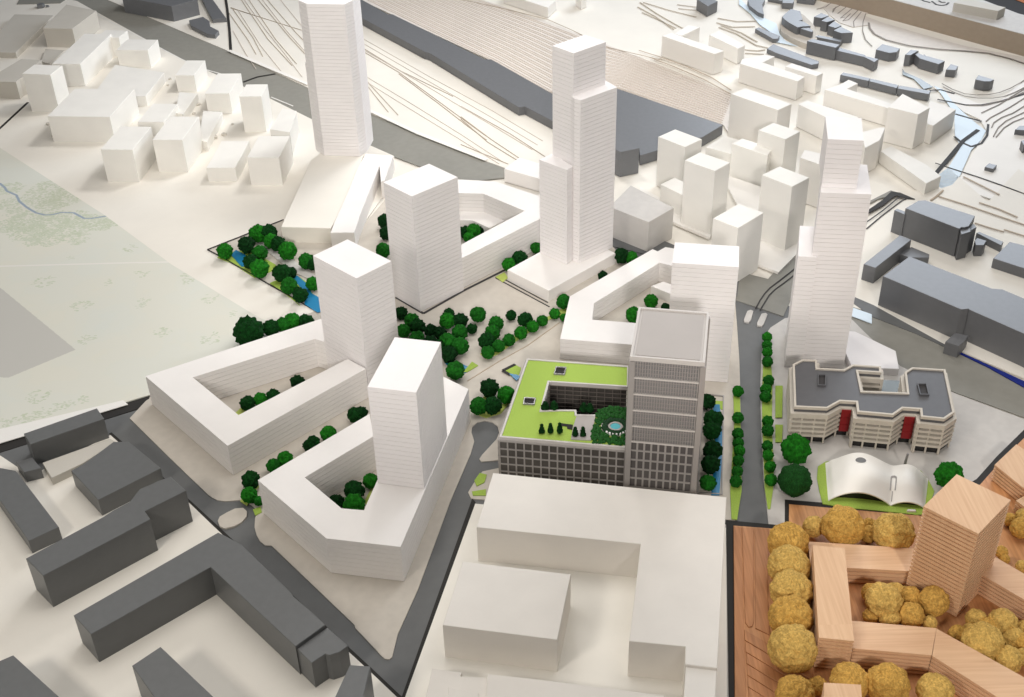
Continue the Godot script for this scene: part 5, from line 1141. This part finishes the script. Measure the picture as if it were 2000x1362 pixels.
func fill_points(a: Array, step: float, hole_at: Vector2, hole_r: float) -> PackedVector2Array:
	var p := xz(a)
	var lo := p[0]
	var hi := p[0]
	for v in p:
		lo = lo.min(v)
		hi = hi.max(v)
	var r := PackedVector2Array()
	var y := lo.y
	while y < hi.y:
		var x := lo.x
		while x < hi.x:
			var v := Vector2(x, y) + Vector2(rng.randf_range(-0.4, 0.4), rng.randf_range(-0.4, 0.4)) * step
			if Geometry2D.is_point_in_polygon(v, p) and v.distance_to(hole_at) > hole_r:
				r.append(v)
			x += step
		y += step
	return r

func roof_garden(y: float, bed: Array, pool: Vector2, r: float) -> void:
	hedge_bed("bright green hedge bed round the round pool on the green roof", "hedge", fill_points(bed, 0.011, pool, r * 1.25), y, 0.008)
	var ringp := PackedVector2Array()
	for i in 44:
		var a := TAU * i / 44.0
		if i % 11 == 3:
			continue
		for k in [0.82, 0.98]:
			ringp.append(pool + Vector2(cos(a), sin(a)) * r * k)
	hedge_bed("dark green ring hedge round the pool on the green roof", "hedge_dark", ringp, y + 0.002, 0.0085)
	var disc := PackedVector2Array()
	var water := PackedVector2Array()
	for i in 32:
		var d := Vector2(cos(TAU * i / 32.0), sin(TAU * i / 32.0))
		disc.append(d * r * 1.2)
		water.append(d * r * 0.42)
	var o := thing("round_pool", "round turquoise pool with a pale rim inside the ring hedge", "pool", Vector3(pool.x, y, pool.y))
	var st := begin()
	prism(st, disc, 0.0, 0.004)
	piece("paving", st.commit(), M.frame_pale, o)
	st = begin()
	prism(st, water, 0.004, 0.007)
	piece("water", st.commit(), M.turquoise, o)
	st = begin()
	ring_band(st, inset(water, -0.008), 0.0075, 0.004, 0.009)
	piece("rim", st.commit(), M.roof_grey, o)
	st = begin()
	for i in 7:
		var a := PI * 0.25 + PI * 0.5 * i / 6.0
		bx(st, Vector3(cos(a) * r * 1.12, 0.008, sin(a) * r * 1.12), Vector3(0.007, 0.009, 0.007))
	piece("bollard", st.commit(), M.white_card, o)

func conifer(label: String, x: float, z: float, y: float, r: float, h: float) -> void:
	var o := thing("small_conifer", label, "model tree", Vector3(x, y, z), "dark conifers on the green roof")
	var st := begin()
	for k in 3:
		var rr := r * (1.0 - 0.22 * k)
		var ball := foam(rr, 8, 0.35, 0.25, 5 + k * 3 + int(x * 997) % 50)
		st.append_from(ball, 0, Transform3D(Basis(), Vector3(0, h * (0.25 + 0.26 * k), 0)))
	piece("crown", st.commit(), M.tree_dark, o)
	st = begin()
	bx(st, Vector3(0, h * 0.15, 0), Vector3(r * 0.3, h * 0.3, r * 0.3))
	piece("trunk", st.commit(), M.trunk, o)

func slatted(rim: Array, hr: float, hroof: float, reds: Array, boxes: Array, court: Array) -> void:
	var full := xz(rim)
	var c := mid(full)
	var p := moved(full, -c)
	var o := thing("slatted_building", "dark-roofed office with pale slatted facades and red panels", "model building", Vector3(c.x, 0, c.y))
	var st := begin()
	prism(st, inset(p, 0.016), -0.006, hr - 0.006)
	piece("core", st.commit(), M.glass_dark, o)
	var n := 5
	var g0 := hr * 0.24
	for i in n:
		var y := g0 + (hr - g0) * i / n
		st = begin()
		prism(st, p, y, y + (hr - g0) / n * (0.46 if i < n - 1 else 1.0))
		piece("slat", st.commit(), M.facade_stone, o)
	st = begin()
	var m := p.size()
	for i in m:
		var a := p[i]
		var b := p[(i + 1) % m]
		var d := (b - a).normalized()
		var inn := Vector2(-d.y, d.x) * 0.008
		var k := int(a.distance_to(b) / 0.048)
		if a.distance_to(b) < 0.03:
			continue
		for j in k + 1:
			var v := a.lerp(b, clampf(float(j) / maxi(1, k), 0.03, 0.97)) + inn
			bx(st, Vector3(v.x, hr * 0.5, v.y), Vector3(0.0062, hr - 0.004, 0.0062))
	piece("column", st.commit(), M.facade_stone, o)
	st = begin()
	var up := inset(p, 0.014)
	prism(st, up, hr - 0.002, hroof - 0.006)
	piece("upper_storey", st.commit(), M.roof_slate, o)
	st = begin()
	prism(st, inset(p, 0.0125), hroof - 0.008, hroof - 0.003)
	piece("roof", st.commit(), M.roof_slate, o)
	st = begin()
	ring_band(st, inset(p, 0.012), 0.0085, hroof - 0.009, hroof + 0.003)
	piece("parapet", st.commit(), M.facade_stone, o)
	for r in reds:
		var a := Vector2(r[0], r[1]) * 0.001 - c
		var b := Vector2(r[2], r[3]) * 0.001 - c
		var d := (b - a).normalized()
		st = begin()
		for j in 3:
			bx(st, Vector3(a.distance_to(b) / 2, hr * (0.36 + 0.24 * j), 0.003), Vector3(a.distance_to(b) * 0.86, hr * 0.23, 0.006))
		var rp := piece("red_panel", st.commit(), M.red, o, Vector3(a.x, 0, a.y))
		rp.basis = Basis(Vector3(d.x, 0, d.y), Vector3.UP, Vector3(d.x, 0, d.y).cross(Vector3.UP))
	for b in boxes:
		st = begin()
		var bp := moved(xz(b), -c)
		ring_band(st, bp, 0.004, hroof - 0.004, hroof + 0.007)
		piece("roof_hatch", st.commit(), M.roof_slate, o)
		st = begin()
		prism(st, inset(bp, 0.0042), hroof - 0.004, hroof - 0.001)
		piece("hatch_floor", st.commit(), M.dark_line, o)
	st = begin()
	prism(st, moved(xz(court), -c), hr * 0.35, hr * 0.4)
	piece("court_floor", st.commit(), M.court, o)

func pavilion(bl: Vector2, br: Vector2, fl: Vector2, fr: Vector2) -> void:
	var c := (bl + br + fl + fr) / 4.0
	var o := thing("wavy_pavilion", "white wavy shell pavilion with two arched openings on the lime lawn", "pavilion", Vector3(c.x, 0.004, c.y))
	var um := 0.645
	var nu := 60
	var nv := 24
	var at := func(u: float, v: float) -> Vector3:
		var g := bl.lerp(br, u).lerp(fl.lerp(fr, u), v) - c
		var back := 1.0 - v
		var bow := sin(PI * u / um) if u < um else sin(PI * (u - um) / (1.0 - um))
		var y := (0.046 + 0.016 * back if u < um else 0.027 + 0.003 * back) * pow(maxf(0.0, bow), lerpf(1.6, 0.72, v * v))
		y += (0.027 * exp(-pow((u - um) / 0.2, 2.0)) * smoothstep(0.0, 0.55, back)) + 0.012 * sin(PI * v) * smoothstep(0.0, 0.2, u) * smoothstep(1.0, 0.85, u)
		y += 0.012 * clampf(back * 3.0, 0.0, 1.0) * smoothstep(0.0, 0.06, minf(u, 1.0 - u))
		var waist := 0.0
		if u < um:
			waist = 0.02 * sin(PI * u / um)
		return Vector3(g.x, y, g.y + (0.5 - v) * 0.0 - waist * v * 0.5)
	var st := begin()
	st.set_smooth_group(0)
	for side in 2:
		for i in nu:
			for j in nv:
				var q := []
				for d in [[0, 0], [1, 0], [1, 1], [0, 1]]:
					var pnt: Vector3 = at.call(float(i + d[0]) / nu, float(j + d[1]) / nv)
					q.append(pnt - Vector3(0, 0.0045 * side, 0))
				var order := [0, 1, 2, 0, 2, 3] if side == 0 else [0, 2, 1, 0, 3, 2]
				for k in order:
					st.add_vertex(q[k])
	st.index()
	st.generate_normals()
	piece("shell", st.commit(), M.white_shell, o)
	# rim closing the shell's edge
	st = begin()
	for e in 4:
		for i in 40:
			var t0 := float(i) / 40
			var t1 := float(i + 1) / 40
			var a: Vector3 = at.call(t0, 0.0 if e == 0 else 1.0) if e < 2 else at.call(0.0 if e == 2 else 1.0, t0)
			var b: Vector3 = at.call(t1, 0.0 if e == 0 else 1.0) if e < 2 else at.call(0.0 if e == 2 else 1.0, t1)
			var nn: Vector3 = [Vector3(0, 0, -1), Vector3(0, 0, 1), Vector3(-1, 0, 0), Vector3(1, 0, 0)][e]
			quad(st, a, b, b - Vector3(0, 0.0045, 0), a - Vector3(0, 0.0045, 0), nn)
	piece("rim", st.commit(), M.white_shell, o)
	# skylight eye
	st = begin()
	var eye := []
	for i in 24:
		eye.append(at.call(0.32 + 0.052 * cos(TAU * i / 24.0), 0.26 + 0.085 * sin(TAU * i / 24.0)) + Vector3(0, 0.0015, 0))
	var mc: Vector3 = at.call(0.32, 0.26) + Vector3(0, 0.0015, 0)
	for i in 24:
		tri(st, mc, eye[i], eye[(i + 1) % 24], Vector3.UP)
	piece("oval_skylight", st.commit(), M.grey_card, o)
	# entrance slot in the valley
	st = begin()
	var lift := Vector3(0, 0.002, 0)
	for i in 14:
		var a0 := PI + PI * i / 14.0
		var a1 := PI + PI * (i + 1) / 14.0
		var pa := Vector2(0.652 + 0.03 * cos(a0), 0.50 + 0.10 * sin(a0))
		var pb := Vector2(0.652 + 0.03 * cos(a1), 0.50 + 0.10 * sin(a1))
		var ia := Vector2(0.652 + 0.018 * cos(a0), 0.52 + 0.06 * sin(a0))
		var ib := Vector2(0.652 + 0.018 * cos(a1), 0.52 + 0.06 * sin(a1))
		quad(st, at.call(pa.x, pa.y) + lift, at.call(pb.x, pb.y) + lift, at.call(ib.x, ib.y) + lift, at.call(ia.x, ia.y) + lift, Vector3.UP)
	for s in [[0.622, 0.634], [0.670, 0.682]]:
		for i in 5:
			var va := 0.50 + 0.25 * i / 5.0
			var vb := 0.50 + 0.25 * (i + 1) / 5.0
			quad(st, at.call(s[0], va) + lift, at.call(s[1], va) + lift, at.call(s[1], vb) + lift, at.call(s[0], vb) + lift, Vector3.UP)
	for i in 6:
		var vc := 0.75 + 0.18 * i / 6.0
		var vd := 0.75 + 0.18 * (i + 1) / 6.0
		quad(st, at.call(0.648, vc) + lift, at.call(0.656, vc) + lift, at.call(0.656, vd) + lift, at.call(0.648, vd) + lift, Vector3.UP)
	piece("entrance_frame", st.commit(), M.frame_grey, o)
	# dark panels standing for the interior shadow under the arches
	for r in [[0.06, 0.60], [0.69, 0.96]]:
		st = begin()
		for i in 16:
			var ua: float = lerpf(r[0], r[1], i / 16.0)
			var ub: float = lerpf(r[0], r[1], (i + 1) / 16.0)
			var pa: Vector3 = at.call(ua, 0.91)
			var pb: Vector3 = at.call(ub, 0.91)
			quad(st, Vector3(pa.x, 0, pa.z), Vector3(pb.x, 0, pb.z), pb - Vector3(0, 0.004, 0), pa - Vector3(0, 0.004, 0), Vector3(0, 0, 1))
		piece("arch_shade_panel", st.commit(), M.glass_dark, o)

func mast(x: float, z: float, h: float, lean: Vector2) -> void:
	var o := thing("tapered_mast", "thin dark mast standing behind the wavy pavilion", "mast", Vector3(x, 0.004, z))
	var st := begin()
	for i in 8:
		var d0 := Vector3(cos(TAU * i / 8.0), 0, sin(TAU * i / 8.0))
		var d1 := Vector3(cos(TAU * (i + 1) / 8.0), 0, sin(TAU * (i + 1) / 8.0))
		var tp := Vector3(lean.x, h, lean.y)
		quad(st, d0 * 0.006, d1 * 0.006, d1 * 0.0045 + tp, d0 * 0.0045 + tp, (d0 + d1).normalized())
		tri(st, tp, d0 * 0.0045 + tp, d1 * 0.0045 + tp, Vector3.UP)
	piece("shaft", st.commit(), M.glass_grey, o)
	st = begin()
	bx(st, Vector3(0, 0.002, 0), Vector3(0.02, 0.004, 0.02))
	piece("foot", st.commit(), M.grey_card, o)

func canal_box(a: Array) -> void:
	var st := begin()
	ring_band(st, xz(a), 0.005, -0.004, 0.006)
	tag(piece("canal_edge", st.commit(), M.frame_grey, self), "thin grey rim of the canal beside the office tower", "rim", "", "structure")

func _ready() -> void:
	rng.seed = 20240
	var cam := Camera3D.new()
	cam.name = "camera"
	add_child(cam)
	cam.position = Vector3(0, 3, 4.44313)
	cam.basis = Basis(Vector3.RIGHT, -0.593887) * Basis(Vector3.BACK, -0.0271009)
	cam.fov = 32.476
	cam.near = 0.05
	cam.far = 200.0
	cam.current = true
	var we := WorldEnvironment.new()
	we.name = "environment"
	var env := Environment.new()
	env.background_mode = Environment.BG_COLOR
	env.background_color = Color(0.33, 0.33, 0.335)
	env.background_energy_multiplier = 1.0
	env.tonemap_mode = Environment.TONE_MAPPER_LINEAR
	env.tonemap_exposure = 1.0
	env.ssao_enabled = true
	env.ssil_enabled = true
	env.sdfgi_enabled = true
	we.environment = env
	add_child(we)
	# ceiling panels of the exhibition hall, its far right window, and added lamps
	light("ceiling_light", Vector3(0, 4.9, 0.0), Vector3(0, 0, 0.0), Vector2(6.5, 3.6), Color(1.0, 0.985, 0.965), 17.0)
	light("ceiling_light_001", Vector3(-3.0, 3.4, 4.6), Vector3(0, 0, 0.6), Vector2(1.0, 0.7), Color(1.0, 0.97, 0.93), 8.0)
	light("ceiling_light_002", Vector3(-0.1, 3.2, -3.6), Vector3(-2.3, 0, -2.6), Vector2(0.9, 0.6), Color(1.0, 0.99, 0.98), 6.5)
	light("ceiling_light_003", Vector3(2.6, 3.6, -3.6), Vector3(2.6, 0, -3.6), Vector2(0.9, 0.6), Color(1.0, 0.99, 0.98), 4.0)  # unseen lamp added to brighten the far right ground
	light("window_light", Vector3(5.5, 3.8, -9.5), Vector3(0.8, 0, -3.0), Vector2(6.0, 3.0), Color(0.91, 0.95, 1.0), 60.0)
	spot("added_spot", Vector3(0.1, 3.6, 6.6), Vector3(-0.1, 1.35, -2.5), 19.5, Color(1.0, 0.98, 0.965), 22.0)  # unseen spot, cone shaped to brighten towers above the low walls
	spot("added_spot_001", Vector3(1.8, 3.4, 6.0), Vector3(1.4, 0.08, 1.1), 11.0, Color(1.0, 0.97, 0.94), 12.0)  # unseen spot added to brighten the wooden model and pavilion
	make_materials()
	make_protos()
	build_ground()
	build_left_cluster()
	build_towers()
	build_right_cluster()
	build_grey_blocks()
	build_cream_blocks()
	build_wood()
	build_parks()
	build_landmarks()
	for k in protos:
		for t in protos[k]:
			t.free()
